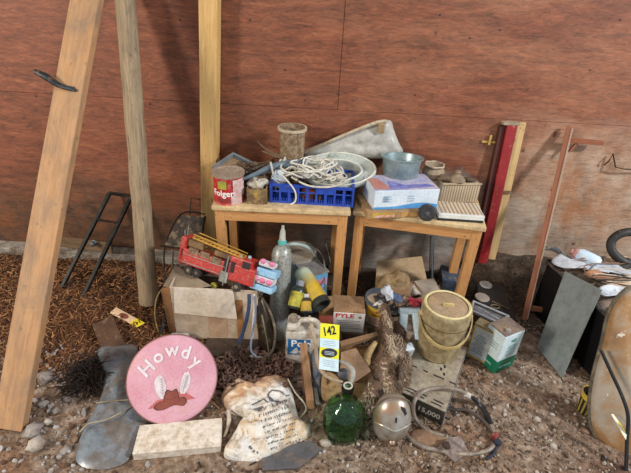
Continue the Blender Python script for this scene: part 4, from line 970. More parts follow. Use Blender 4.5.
mb = MB(); mb.poly([on_oval(u, v) for u, v in ((.018, .082), (.036, .072), (.044, .052), (.036, .048), (.030, .060), (.022, .070))])
mb.poly([on_oval(u, v) for u, v in ((-.001, .048), (.005, .046), (.004, .026), (-.002, .028))])
for u, v in ((-.022, -.045), (.012, -.048), (-.03, -.04), (.045, .012)): mb.poly([on_oval(u + .0022 * math.cos(a), v + .0022 * math.sin(a)) for a in [i * PI / 3 for i in range(6)]])
mb.build('dark_openings', M('#0e0b09', None, 0), t)
MB().tube([on_oval(-.068, .0), on_oval(-.04, .006), on_oval(0, -.008), on_oval(.04, .004), on_oval(.066, -.002)], .003, 8, smooth=4).build('raised_seam', silver, t, smooth=True)
MB().lathe([(0, .012), (.010, .010), (.013, .004), (.014, 0)], frame(on_oval(.0, -.076), (0, -.85, -.5), x=(1, 0, 0)), 16).build('end_boss', silver, t, smooth=True)
o = MB().tube([on_oval(-.07, -.03) + V((0, .01, 0)), on_oval(-.06, .05) + V((0, .015, .01)), V((-.03, -.02, .104)), V((.02, -.02, .106)), V((.06, -.01, .075)), V((.08, -.01, 0))], .003, 6, smooth=5).build('rim_wire', M('#7a6450', '#5a4838', .3), t, smooth=True)

# green bottle
c = GT(343, 440); m = T(V((c.x, c.y + .05, gz(c.x, c.y + .05)))) @ Matrix.Scale(1.12, 4)
t = thing('green_glass_jug', 'dark green round glass demijohn bottle standing front and centre', 'bottle', m)
n_g = NT('green_bottle_glass'); b = n_g.b
b.inputs['Base Color'].default_value = rgb('#a2e6b2'); b.inputs['Roughness'].default_value = .04; b.inputs['Transmission Weight'].default_value = 1.0; b.inputs['IOR'].default_value = 1.45
glass = n_g.m
prof = [(0, .008), (.045, .004), (.062, .0), (.072, .012), (.077, .04), (.077, .085), (.071, .115), (.055, .142), (.034, .158), (.022, .168), (.0185, .185), (.0185, .212), (.022, .214), (.022, .226), (.019, .228)]
inner = [(.0145, .228), (.0145, .185), (.018, .17), (.031, .154), (.051, .138), (.067, .112), (.073, .085), (.073, .04), (.067, .016), (.045, .01), (0, .013)]
MB().lathe(prof + inner, None, 48).build('glass_body', glass, t, smooth='all')
o = MB().tube([(.014 * math.cos(a), .014 * math.sin(a) - .0, .235 + .0) for a in [i * 2 * PI / 16 for i in range(16)]], .003, 8, closed=True).build('tmp', M('#b9b4aa', None, .3), t); o.name = 'mouth_ring'
# grey curved handle above the bottle
o = MB().tube([D(336, 361, 1.84), D(345, 363, 1.82), D(352, 369, 1.80), D(353, 377, 1.79), D(349, 384, 1.78), D(341, 386, 1.78)], [.006, .009, .011, .010, .007, .005], 10, smooth=5).build('curved_handle', M('#a9a69e', '#8a857c', .3, rough=.5), None, smooth=True); tag(o, 'grey curved plastic handle hooked above the green bottle neck', 'handle')
o = MB().ico((0, 0, 0), .026, (1, .8, 1), .4, 2).build('grey_plastic_knob', M('#6f7078', '#4c4e56', .3), None, smooth='all'); o.matrix_basis = T(D(344, 374, 1.84)); tag(o, 'grey knob behind the curved handle over the green bottle', 'knob')

# ================================================================ CENTRE: wood frame, tag, jug, pyle box
# open cardboard carton in the middle
cb = M('#a5835c', '#8a6a46', .35, '#6a4f38'); cbl = M('#b9986e', '#a5825a', .3, '#7a5f44')
fl, fr = GT(322, 412), GT(372, 408)
fl = GT(325, 402); fr = GT(376, 398)
yaw = math.atan2(fr.y - fl.y, fr.x - fl.x); m = T(fl, yaw); L = (fr - fl).length; dp, hh = .20, .13
t = thing('open_cardboard_carton', 'open brown cardboard carton behind the green bottle', 'carton', m)
mb = MB()
for c, d in (((L / 2, .002, hh * .4), (L, .004, hh * .8)), ((L / 2, dp, hh / 2), (L, .004, hh)), ((0, dp / 2, hh / 2), (.004, dp, hh)), ((L, dp / 2, hh / 2), (.004, dp, hh)), ((L / 2, dp / 2, .004), (L, dp, .004))): mb.box(c, d)
mb.build('carton_body', cb, t)
MB().prism([(0, dp, hh), (L, dp, hh), (L + .01, dp + .05, hh - .05), (-.02, dp + .05, hh - .05)], (0, 0, -.003)).build('flap', cbl, t)
o, mm = slab('brown_envelope', 'brown pointed cardboard flap behind the curved grey handle', 'cardboard', [D(341, 352, 1.98), D(356, 348, 1.98), D(371, 371, 1.90), D(352, 384, 1.84), D(340, 372, 1.88)], .004, M('#9a7a5c', '#80624a', .3))
o, mm = slab('wooden_strip', 'weathered wood strip lying under the white stereo box', 'wood strip', [D(340, 341, 2.02), D(379, 331, 2.05), D(380, 335, 2.03), D(341, 346, 2.00)], .02, WOOD('#8f6f50', '#745538', '#3a2a1e', .3))
# straw handle / rope piece
o = MB().tube([D(368, 366, 1.95), D(367, 358, 1.95), D(371, 349, 1.96), D(376, 342, 1.97)], [.014, .017, .015, .010], 10, smooth=4).build('corn_cob', M('#b99c6c', '#9a7c4e', .3, sc=60, bump=.8), None, smooth=True); tag(o, 'tan rough corn cob standing between carton and fur pelt', 'corn cob')
# upright boards
t = thing('wooden_post_frame', 'two narrow upright boards nailed together left of the green bottle', 'boards', GT(311, 409))
plank('brown_board', GT(311, 409), D(303.5, 343, 1.98), .034, .02, WOOD('#a37a54', '#86603f', '#4a3424', .5), RIGHT, t)
plank('grey_board', GT(318, 405), D(308, 345, 2.02), .018, .02, WOOD('#a89f94', '#8a8178', '#5a4c40', .3), RIGHT, t)
plank('rear_board', GT(306, 400), D(303, 362, 2.03), .02, .016, WOOD('#7a4a34', '#5d3426', '#2f1c14', .3), RIGHT, t)
o = MB().pillow([D(x, y, 1.97) for x, y in ((312, 352), (319, 350), (322, 365), (324, 385), (322, 400), (313, 402), (311, 380))], -FWD, .03, 8, 4, .012, 40).build('blue_grey_rag', M('#5a6270', '#474a52', .4, '#8a7a68'), None, smooth='all'); tag(o, 'fuzzy blue-grey rag hanging behind the upright boards', 'rag')
o = MB().tube([D(309.5, 316, 2.08), D(312, 328, 2.04), D(315.5, 344, 1.98), D(317, 360, 1.90), D(322, 372, 1.86), D(332, 379, 1.82), D(343, 382, 1.80)], [.006, .009, .008, .008, .007, .005], 8, smooth=5).build('pale_rubber_strap', M('#b9a68c', '#8f7a62', .35), None, smooth=True); tag(o, 'pale twisted strap running from the white jug to the green bottle', 'strap')
o = MB().pillow([D(x, y, 1.92) for x, y in ((322, 376), (330, 372), (340, 380), (342, 392), (332, 402), (322, 398))], -FWD, .03, 8, 4, .01, 30).build('burlap_rag', M('#a5855e', '#86683f', .3, sc=50), None, smooth='all'); tag(o, 'tan burlap rag bunched behind the neck of the green bottle', 'rag')
# lot tag 142
tp = [D(320.5, 323, 1.86), D(339.5, 325, 1.86), D(338.5, 372, 1.80), D(319, 369, 1.80)]
n = (tp[1] - tp[0]).cross(tp[2] - tp[0]).normalized(); n = n if n.dot(CAM - tp[0]) > 0 else -n
m = facing(tp[3], n, tp[0] - tp[3]); t = thing('lot_tag', 'white and yellow auction tag numbered 142 standing in the middle', 'tag', m)
inv = m.inverted(); q = [inv @ p for p in tp]; MB().prism(q, (0, 0, -.001)).build('card', M('#c9dce0', '#bccfd6', .08), t)
wT = q[2].x; hT = q[0].y
def qq(u, v, z=.0006):  # u right 0..1, v down 0..1
    a = q[0].lerp(q[1], u); b = q[3].lerp(q[2], u); p = a.lerp(b, v); return V((p.x, p.y, z))
MB().poly([qq(0, 0), qq(1, 0), qq(1, .33), qq(0, .33)]).poly([qq(0, .53), qq(1, .53), qq(1, .74), qq(0, .74)]).build('yellow_panels', M('#e2dc2c', '#d6cf20', .08), t)
cc = qq(.5, .63, .0012); MB().poly([cc + V((wT * .42 * math.cos(a), hT * .10 * math.sin(a), 0)) for a in [i * PI / 12 for i in range(24)]]).build('black_oval_emblem', M('#22262c', None, .05), t); em_ = bpy.data.objects['black_oval_emblem']
mb = MB()
for v in (.60, .63, .66): mb.poly([qq(.26, v, .0018), qq(.76, v, .0018), qq(.76, v + .014, .0018), qq(.26, v + .014, .0018)])
mb.build('emblem_print', M('#c9ccd0', '#8a8f96', .05), em_)
mb = MB()
for v in (.38, .42, .46, .79, .83, .87, .91): mb.poly([qq(.2, v), qq(.82, v), qq(.82, v + .008), qq(.2, v + .008)])
mb.build('small_print', M('#7f95b0', None, 0), t)
text('142', .050, M('#15171a', None, 0), t, T((wT * .47, hT * .82, .0012), .2), sx=.75, bold=.0012)
# jug
F0 = GT(285, 364); F1 = GT(318, 366); yaw = math.atan2(F1.y - F0.y, F1.x - F0.x); m = T(F0 + V((0, .0, 0)), yaw); L = (F1 - F0).length
t = thing('white_antifreeze_jug', 'dirty white plastic jug with blue label left of the tag', 'jug', m); hj = WY(300, 322, F0.y + .03).z
wj = M('#d6d0c6', '#bfb6a8', .45, '#9a8266', sc=12, rough=.45)
MB().box((L / 2, .05, hj * .42), (L, .10, hj * .84), b=.018).build('jug_body', wj, t, smooth=True)
MB().box((L * .22, .05, hj * .9), (L * .4, .09, hj * .14), b=.02).build('jug_shoulder', wj, t, smooth=True)
MB().tube([(L * .36, .05, hj * .93), (L * .46, .05, hj * 1.0), (L * .8, .05, hj * 1.0), (L * .93, .05, hj * .92), (L * .94, .05, hj * .8)], .013, 10, smooth=4).build('handle', wj, t, smooth=True)
MB().lathe([(0, .03), (.02, .03), (.022, .0)], T((L * .2, .05, hj * .96)), 20).build('cap', M('#8f8880', '#6f665c', .5), t, smooth=True)
lb_ = MB().box((L * .40, -.0008, hj * .48), (L * .66, .001, hj * .40)).build('blue_label', M('#1f5f98', '#2a6fa8', .2, rough=.4), t)
mt = Matrix.Rotation(PI / 2, 4, 'X'); mt.translation = V((L * .46, -.0016, hj * .57))
text('Pola', .056, M('#eef0f0', None, 0), lb_, mt, bold=.0016)
MB().poly([(L * .12, -.0018, hj * .32), (L * .45, -.0018, hj * .30), (L * .33, -.0018, hj * .48)]).poly([(L * .3, -.0018, hj * .30), (L * .7, -.0018, hj * .30), (L * .52, -.0018, hj * .45)]).build('mountain_print', M('#cfd6da', '#a08a74', .3, sc=40), lb_)
# PYLE box
F0 = GT(332, 334); F1 = GT(363, 336); F1.z = F0.z
zb = .05; F0 = G(332, 331, zb); F1 = G(363, 333, zb)
o, m, L = obox('stereo_box', 'small white box printed PYLE in red, brown cardboard top', 'box', F0, F1, .14, .125, M('#efece8', '#dcd8d0', .1), zb, 'box_body')
MB().box((L / 2, .07, .1262), (L - .002, .138, .0015)).build('cardboard_lid', M('#a5805c', '#8a6848', .3), o)
mt = Matrix.Rotation(PI / 2, 4, 'X'); mt.translation = V((L * .36, -.0012, .106))
text('PYLE', .036, M('#c43a3a', None, 0), o, mt, sx=1.25, bold=.0008)
mb = MB()
for k in range(5): mb.box((L * (.42 if k % 2 else .5), -.0008, .075 - .012 * k), (L * (.5 if k % 2 else .72), .0008, .0028))
mb.build('small_print', M('#8f8a86', None, 0), o)
MB().lathe([(0, .001), (.008, .001), (.008, 0)], frame(V((L * .84, -.0005, .1)), (0, -1, 0), x=(1, 0, 0)), 16).build('round_emblem', M('#8a6a64', None, 0), o)
o2 = MB().box((L / 2, .08, -.025), (L + .05, .18, .05), b=.004).build('wooden_crate_slab', WOOD('#6d5540', '#54402f', '#2a1f16', .3), None); o2.matrix_basis = m; tag(o2, 'dark wooden block the white stereo box stands on', 'wood block')
for v in o2.data.vertices: pass
o = MB().box((0, 0, 0), (.07, .09, .10), b=.003).build('small_carton', M('#a9865c', '#8f6d45', .3), None); o.matrix_basis = T(D(327, 309, 2.30), .2); tag(o, 'little plain brown carton tucked left of the stereo box', 'box')
o = MB().box((0, 0, 0), (.07, .06, .035), b=.003).build('red_brick', M('#8a3f2c', '#6f3122', .3), None); o.matrix_basis = T(D(326, 322, 2.2), .1); tag(o, 'dark red brick chip below the little brown carton', 'brick')
o = MB().box((0, 0, 0), (.16, .14, .12), b=.003).build('dark_wood_crate', WOOD('#4f3b2b', '#3a2b20', '#1d1510', .3), None); o.matrix_basis = T(D(324, 338, 2.24), .1); tag(o, 'dark wood crate end below the red brick chip', 'crate')
# paint can
zb = .06; p = G(379, 326, zb); m = T(p + V((0, .07, 0))); r, h = .078, .125
t = thing('open_paint_can', 'open tin with yellow and red label, full of scraps, right of stereo box', 'can', m)
MB().lathe([(0, 0), (r, 0), (r, h), (r - .003, h), (r - .003, h * .5), (0, h * .5)], None, 36).build('can_body', M('#b9a28a', '#9a8268', .4, rough=.5), t, smooth=True)
MB().lathe([(r + .002, h - .008), (r + .005, h), (r + .002, h + .012), (r - .004, h + .012), (r - .004, h - .02)], None, 36).build('rim', M('#8b96a2', '#6f7a88', .2, metal=.6, rough=.3), t, smooth=True)
a0 = -PI / 2 - .1
MB().patch(r + .001, h * .45, h * .9, a0 - .9, a0 + .5).build('yellow_label', M('#d6a82c', '#c4942a', .2), t)
MB().patch(r + .001, h * .05, h * .45, a0 - .9, a0 + .7).build('white_label', M('#c9b8a4', '#b5a28c', .3), t)
mb = MB()
for k in range(4): mb.patch(r + .002, h * (.12 + .08 * k), h * (.15 + .08 * k), a0 - .7, a0 + .3)
mb.patch(r + .002, h * .55, h * .6, a0 - .5, a0 + .2).patch(r + .002, h * .7, h * .78, a0 - .3, a0 - .1).build('red_print', M('#9a3026', None, .1), t)
o = MB().box((0, 0, -.03), (.18, .16, .05), b=.003).build('plank_offcut', WOOD('#6f5a44', '#54402f', '#2a1f16', .3), None); o.matrix_basis = T(p + V((0, .07, 0)) ); tag(o, 'plank offcut beneath the open paint can', 'wood block')
scr = [('#3a3230', 'dark curled metal scrap on the open paint can', (383, 300), .03), ('#c9c0b4', 'pale curled strip in the open paint can', (379, 303), .025), ('#5a6a8a', 'bluish crushed scrap right of the open paint can', (395, 298), .035), ('#1c1a19', 'black rubber piece between paint can and white bracket', (396, 312), .034), ('#8a705c', 'brown leather scrap above the white bracket', (402, 302), .03), ('#b9bcc4', 'silver crushed foil at the top of the fur pelt', (388, 292), .028), ('#a82f3c', 'dark red cloth strip beside the ice bucket lid', (414, 303), .02)]
for i, (c, lb, (x, y), s) in enumerate(scr):
    o = MB().ico((0, 0, 0), s, (1.4, .8, .6), .8, 3, seed=i * 5.3).build('scrap_piece', M(c, None, .3, rough=.5), None, smooth='all'); o.matrix_basis = T(D(x, y, 2.24 - .01 * i), i, .5, .3); tag(o, lb, 'scrap')
# white bracket
t = thing('white_plastic_bracket', 'white plastic two-legged bracket left of the ice bucket', 'bracket', D(410, 345, 2.16))
wp = M('#cddfe6', '#b9ced8', .2, rough=.4)
MB().prism([D(400, 308, 2.15), D(421, 309, 2.17), D(421, 314, 2.15), D(400, 315, 2.13)], FWD * .05).build('top_bar', wp, t, world=True, bevel=.004)
for a, b in (((404, 314), (402, 340)), ((416, 313), (418, 340))):
    plank('leg', D(b[0], b[1], 2.10), D(a[0], a[1], 2.14), .03, .03, wp, RIGHT, t, taper=1.3, bevel=.004)
o = MB().box((0, 0, 0), (.05, .04, .055), b=.004).build('white_carton', M('#d8e0e4', '#b4c0c8', .3), None); o.matrix_basis = T(D(407, 350, 2.05), .3, .2); tag(o, 'small white carton under the bracket beside the pelt', 'box')
o = MB().tube([D(386, 312, 2.12), D(387, 320, 2.10), D(388, 330, 2.07)], [.010, .013, .012], 10, smooth=3).build('white_tube', M('#d6dde4', '#b46a68', .2, sc=30), None, smooth=True); tag(o, 'white toothpaste-like tube tucked in the top of the pelt', 'tube')

# ---------------------------------------------------------------- fur pelt
def fur_thing(name, label, outline, seed, cols, n, ln):
    low = max(outline, key=lambda p: p[1]); g0 = D(*low)
    t = thing(name, label, 'animal pelt', V((g0.x, g0.y, gz(g0.x, g0.y))))
    P = [D(*p) for p in outline]
    hide = MB().pillow(P, -FWD, .035, 10, 5, .02, 24, prof=.5).build('hide', M(cols[0], cols[1], .3, sc=20, bump=.6), t, smooth='all', world=True)
    W = t.matrix_basis; me0 = hide.data; r_ = random.Random(seed)
    tris = []
    for pl_f in me0.polygons:
        vs_ = [W @ me0.vertices[i].co for i in pl_f.vertices]; c0 = sum(vs_, V((0, 0, 0))) / len(vs_); tris.append((pl_f.area, c0, pl_f.normal.copy(), vs_))
    tot = [q[0] for q in tris]; vs = []; fs = []; mi = []
    for q in r_.choices(tris, weights=tot, k=n):
        v_ = q[3]; w_ = [r_.random() for _ in v_]; sw = sum(w_); p = sum((v_[i] * w_[i] for i in range(len(v_))), V((0, 0, 0))) / sw; nn = q[2]
        fl = noise.noise_vector(p * 14 + V((seed, 0, 0)))
        g = (-UP * .9 + nn * .35 + fl * 1.3 + V((r_.gauss(0, .15), r_.gauss(0, .15), r_.gauss(0, .1)))).normalized(); L_ = r_.uniform(*ln)
        sd = g.cross(nn + V((.01, 0, 0))).normalized() * r_.uniform(.0005, .0016); c = p + g * L_ * .55 + nn * .006; e = p + g * L_ + V((0, 0, -L_ * .2)); k = len(vs)
        vs += [p - sd, p + sd, c + sd * .8, c - sd * .8, e]; fs += [(k, k + 1, k + 2, k + 3), (k + 3, k + 2, k + 4)]
        z = noise.noise(V((p.x * 26, p.y * 9, p.z * 7)) + V((seed, 3, 1))) + r_.gauss(0, .16); j = 0 if z < -.22 else 1 if z < .02 else 2 if z < .25 else 3
        mi += [j, j]
    inv = W.inverted(); me = bpy.data.meshes.new('fur'); me.from_pydata([tuple(inv @ V(v)) for v in vs], [], fs); me.polygons.foreach_set('material_index', mi)
    for c in cols[2:]: me.materials.append(M(c, None, .0, rough=.8, bump=0))
    o = bpy.data.objects.new('fur', me); COL.objects.link(o); o.parent = t; o['kind'] = 'stuff'
    return t
fur_thing('fur_pelt', 'long shaggy brown fur pelt draped upright left of the beige casing', [(381, 306, 2.12), (386, 303, 2.12), (391, 312, 2.10), (392, 325, 2.06), (394, 342, 2.0), (391, 362, 1.94), (395, 382, 1.88), (390, 398, 1.84), (374, 402, 1.82), (364, 394, 1.84), (371, 374, 1.9), (377, 352, 1.97), (381, 332, 2.04), (381, 316, 2.08)], 3, ['#6a4e38', '#4f3a2a', '#3a281c', '#755a42', '#9c8064', '#cdb89c'], 5200, (.015, .04))
fur_thing('fur_pelt', 'darker second fur pelt hanging between the first pelt and white bracket', [(394, 322, 2.12), (402, 326, 2.1), (407, 345, 2.05), (410, 366, 1.98), (405, 388, 1.92), (395, 390, 1.9), (396, 366, 1.97), (392, 344, 2.04)], 4, ['#4f3a2a', '#3a281c', '#2f2017', '#5f4632', '#80634a', '#b09a80'], 3000, (.015, .04))

# ================================================================ UNDER TABLES
# cardboard heap behind paint can
o, mm = slab('cardboard_sheet', 'tall tan cardboard panel leaning under the right table', 'cardboard', [D(377, 261, 2.60), D(422, 256, 2.62), D(427, 280, 2.52), D(428, 300, 2.44), D(374, 303, 2.40)], .006, M('#b39a78', '#9c8262', .3, '#6a5440'))
MB().box((0, 0, 0), (.012, .002, .12), mm @ T((0, 0, .004)), b=0).build('tmp', cb, None); bpy.data.objects.remove(bpy.data.objects['tmp'])
o = MB().pillow([D(x, y, z) for x, y, z in ((378, 280, 2.50), (392, 273, 2.52), (405, 272, 2.5), (410, 282, 2.44), (398, 298, 2.36), (378, 299, 2.38))], UP, .02, 8, 4, .02, 22).build('crumpled_cardboard', M('#a58a62', '#7c6446', .4, '#4a3828'), None, smooth='all'); tag(o, 'crumpled stained cardboard piece in front of the tan panel', 'cardboard')
o, mm = slab('brown_cardboard_flap', 'plain brown cardboard flap lying in front of the tan panel', 'cardboard', [D(391, 289, 2.40), D(412, 281, 2.46), D(425, 290, 2.38), D(420, 305, 2.30), D(394, 303, 2.30)], .005, M('#9c7c5e', '#86684c', .25))
o, mm = slab('grey_cardboard_flap', 'greyish cardboard flap right of the brown flap under the table', 'cardboard', [D(414, 281, 2.44), D(434, 278, 2.44), D(440, 290, 2.36), D(424, 294, 2.36)], .005, M('#a5988a', '#8a7c6e', .3))
o = MB().pillow([D(x, y, 2.29) for x, y in ((411, 290), (414, 284), (418, 292), (422, 296), (412, 298))], UP, .015, 5, 3, .006, 50).build('torn_paper', M('#c4b9ae', None, .2), None, smooth='all'); tag(o, 'small torn white paper on the brown cardboard flap', 'paper')
o = MB().box((0, 0, 0), (.10, .02, .02), b=.004).build('red_stick', M('#a03040', None, .2), None); o.matrix_basis = T(D(417, 301, 2.27), -.2); tag(o, 'short red stick just behind the ice bucket lid', 'stick')

# tall cylinder
a = GT(277, 344); b = D(281, 251, 2.12)
m = frame(a + V((0, .05, 0)), b - a - V((0, .05, 0)) + V((0, .06, 0)), x=(1, 0, 0)); Lc = (b - a).length + .0
t = thing('fire_extinguisher_cylinder', 'tall speckled rusty silver cylinder with nozzle under the left table', 'cylinder', m)
n_c = NT('flaking_silver_paint'); f = n_c.math('MULTIPLY', n_c.val(n_c.noise(110, (1, 1, 1), 6, .7), .50, .60), .8); c0 = n_c.ramp(n_c.noise(6), [(.4, '#8f9694'), (.6, '#b0b0a6')]); cy = n_c.done(n_c.mix(f, c0, '#6a4a34'), .42, .3)
MB().lathe([(0, 0), (.045, 0), (.05, .01), (.05, Lc - .05), (.044, Lc - .022), (.03, Lc - .004), (.018, Lc), (.018, Lc + .01), (0, Lc + .01)], None, 32).build('cylinder_body', cy, t, smooth=True)
MB().lathe([(.019, Lc + .004), (.021, Lc + .006), (.021, Lc + .024), (.017, Lc + .026)], None, 20).build('teal_collar', M('#5ab0a8', '#3f948c', .2), t, smooth=True)
MB().lathe([(.0165, Lc + .02), (.013, Lc + .07), (.007, Lc + .085), (.007, Lc + .1), (0, Lc + .1)], None, 16).build('nozzle', M('#b9b8aa', '#98968a', .35), t, smooth=True)
# dark boot-like bottle
a = GT(270, 357); b = D(259, 302, 2.10)
t = thing('brown_metal_bottle', 'dark bronze metal bottle leaning at the foot of the silver cylinder', 'bottle', frame(a + V((0, .03, .0)), b - a, x=(1, 0, 0))); Lc = (b - a).length
MB().lathe([(0, 0), (.032, 0), (.042, .015), (.045, .06), (.04, Lc * .6), (.026, Lc * .85), (.014, Lc), (0, Lc)], None, 28).build('bottle_body', M('#4a3d30', '#2e261e', .35, '#8a7a5c', rough=.3, metal=.5), t, smooth=True)
MB().tube([(.0, -.045, .02), (.004, -.046, .1), (.0, -.034, Lc * .75)], .004, 6, smooth=4).build('pale_seam', M('#8f866f', '#6f6650', .3, metal=.3), t, smooth=True)
# blue box/bin under the left table
Fb = G(310, 293, .02); m = T((-.03, 1.98, gz(-.03, 1.98)), .35); hB = .26
t = thing('blue_paper_sack', 'pale blue printed paper carton under the left table behind the bottles', 'carton', T((.045, 1.93, gz(.03, 1.98)), .5))
MB().box((-.03, .06, hB / 2), (.13, .13, hB), b=.006).build('carton_body', M('#7fb4d6', '#5a9ac4', .35, '#9ab0b8', sc=9), t)
MB().box((-.03, .06, hB + .004), (.14, .14, .008), b=.002).build('grey_flap', M('#8f8b88', '#6f6a66', .4), t)
MB().box((-.0, -.007, hB * .8), (.06, .001, .04)).build('pink_print', M('#c45a7a', '#d0a8b8', .2), t)
t = thing('white_bucket', 'white bucket with curved grey-white handle behind the silver cylinder', 'bucket', T((-.10, 2.10, gz(-.10, 2.1))))
MB().lathe([(0, 0), (.085, 0), (.105, .27), (.109, .27), (.109, .282), (.1, .282), (.082, .01), (0, .01)], None, 32).build('bucket_body', M('#a9c4c6', '#8fb0b4', .35, rough=.4), t, smooth=True)
MB().lathe([(0, .284), (.1, .284), (.11, .29), (.11, .275)], None, 32).build('lid', M('#b5ab9a', '#98897a', .4), t, smooth=True)
MB().tube([(-.11, -.02, .26), (-.09, -.05, .33), (-.02, -.07, .375), (.06, -.06, .355), (.10, -.04, .30), (.11, -.02, .25)], [.008, .010, .010, .009, .007], 10, smooth=5).build('handle', M('#b4c4c2', '#8fa09e', .3), t, smooth=True)
t = thing('wire_basket', 'thin grey wire hoop standing right of the blue carton under the table', 'wire hoop', D(325, 285, 2.4))
MB().tube([D(306, 243, 2.45), D(318, 250, 2.42), D(324, 262, 2.38), D(325, 290, 2.34)], .004, 6, smooth=5).tube([D(326, 244, 2.5), D(330, 262, 2.45), D(326, 280, 2.4), D(327, 300, 2.35)], .003, 6, smooth=5).build('wire', M('#8f9290', '#6a6c6a', .3, metal=.5), t, world=True)
# yellow tube container
a, b = D(301, 271, 2.26), D(322, 305, 2.14); t = thing('yellow_spray_tube', 'wide yellow and grey plastic tube slanting beside the small bottles', 'tube', frame(a, b - a, x=(1, 0, 0))); L = (b - a).length
n_y = NT('faded_yellow'); x = n_y.n('ShaderNodeSeparateXYZ'); n_y.l(n_y.co, x.inputs[0]); f = n_y.val(n_y.math('ADD', x.outputs[2], n_y.math('MULTIPLY', n_y.noise(12), .06)), L * .3, L * .62)
yel = n_y.done(n_y.mix(f, n_y.ramp(n_y.noise(14), [(.4, '#9aa894'), (.6, '#b9bfa8')]), n_y.ramp(n_y.noise(20), [(.4, '#c9a52c'), (.7, '#a88a30')])), .45)
MB().lathe([(0, -.006), (.03, -.004), (.042, .012), (.044, .03), (.044, L), (.040, L), (.038, L * .7), (0, L * .7)], None, 32).build('tube_body', yel, t, smooth=True)
MB().lathe([(.0445, L - .03), (.046, L - .028), (.046, L + .004), (.038, L + .004), (.036, L - .02), (0, L - .02)], None, 32).build('dark_end', M('#2a2c26', '#181a16', .3), t, smooth=True)
def bottle(px0, px1, z0, z1, r_, name, label, body, capc, band):
    a, b = D(px0[0], px0[1], z0), D(px1[0], px1[1], z1); m = frame(a, b - a, x=(1, 0, 0)); L = (b - a).length
    t = thing(name, label, 'bottle', m)
    MB().lathe([(0, 0), (r_ * .9, 0), (r_, .005), (r_, L * .62), (r_ * .8, L * .74), (r_ * .5, L * .8), (0, L * .8)], None, 24).build('bottle_body', M(body, None, .25, rough=.3), t, smooth=True)
    MB().lathe([(r_ + .0008, L * .08), (r_ + .0008, L * .58)], None, 24).build('label', M(band, '#8a7a30', .25, sc=30), t, smooth=True)
    MB().lathe([(r_ * .55, L * .78), (r_ * .6, L * .8), (r_ * .6, L * .97), (0, L)], None, 20).build('cap', M(capc, None, .3, rough=.4), t, smooth=True)
bottle((294, 309), (301, 280), 2.14, 2.17, .034, 'labelled_bottle', 'dark bottle with yellow-green label leaning left of the yellow tube', '#26302c', '#8f9298', '#c0b83c')
bottle((306, 313), (306.5, 294), 2.12, 2.15, .026, 'small_amber_jar', 'small jar with amber label and silver cap between bottle and yellow tube', '#3a332a', '#b5b2ac', '#c49a2c')

# ================================================================ CARDBOARD BOX + TOYS (left centre)
bl, br = GT(177, 337), GT(258, 343)
yaw = math.atan2(br.y - bl.y, br.x - bl.x); m = T(bl, yaw); L = (br - bl).length; hC = WY(205, 289, bl.y).z - bl.z; dC = .19
t = thing('cardboard_box', 'large worn white-tan cardboard box carrying the red fire truck', 'cardboard box', m)
pale = M('#cdb9a4', '#c0a88e', .3, '#a88a6c', sc=6); brown = M('#a5764c', '#8f633e', .25)
mb = MB()
for c, d in (((L / 2, .003, hC / 2), (L, .006, hC)), ((L / 2, dC, hC / 2), (L, .006, hC)), ((0, dC / 2, hC / 2), (.006, dC, hC)), ((L, dC / 2, hC / 2), (.006, dC, hC)), ((L / 2, dC / 2, .003), (L, dC, .006))): mb.box(c, d)
mb.build('box_body', pale, t, bevel=.002)
MB().box((L * .79, -.0012, hC * .42), (.03, .001, hC * .8)).build('brown_edge_tape', M('#b07a45', '#9a6738', .2), t)
MB().box((L * .52, -.0012, hC * .3), (.09, .001, hC * .5)).build('faded_print_patch', M('#c2a384', '#b8957a', .2, sc=40), t)
MB().prism([(L * .05, -.008, hC + .004), (L * .73, -.008, hC - .002), (L * .77, -.034, hC * .52), (L * .04, -.030, hC * .58)], (0, .005, 0)).build('front_flap', M('#cfc2b4', '#bda991', .3, '#a8845f', sc=5), t, bevel=.001)
o_ = MB().pillow([m @ V((x_ * L, y_ * dC, hC * .78)) for x_, y_ in ((.05, .08), (.95, .08), (.95, .92), (.05, .92))], (0, 0, 1), .02, 8, 4, .02, 14).build('crumpled_cloth', M('#4a3c30', '#2c231c', .4), None, smooth='all'); tag(o_, 'dark crumpled cloth filling the open cardboard box', 'cloth')
fa = [m.inverted() @ p for p in (D(175, 265, 2.20), D(212, 286, 2.10), D(182, 291, 2.08), D(163, 286, 2.10))]
MB().prism(fa, (0, .004, -.004)).build('left_flap', M('#93806a', '#7d6b58', .3), t, bevel=.001)
MB().prism([(-.003, -.001, 0), (-.003, -.001, hC), (-.05, .02, hC * .9), (-.045, .03, .0)], (-.004, 0.002, 0)).build('side_flap', brown, t)
boxM = m; boxL = L; boxH = hC
# dark board under box and label carton
o = MB().box((0, 0, .012), (.26, .12, .024), b=.002).build('weathered_board', WOOD('#4f3d30', '#3a2c22', '#1f1712', .3), None); q = GT(232, 350); o.matrix_basis = T(q, .08); tag(o, 'dark weathered board in front of the cardboard box', 'board')
o = MB().box((0, 0, 0), (.09, .04, .045), b=.003).build('printed_packet', M('#b8b4b0', '#8c8078', .3, sc=40), None); o.matrix_basis = T(GT(180, 339, .03), .05); tag(o, 'small grey printed packet at the left foot of the cardboard box', 'packet')
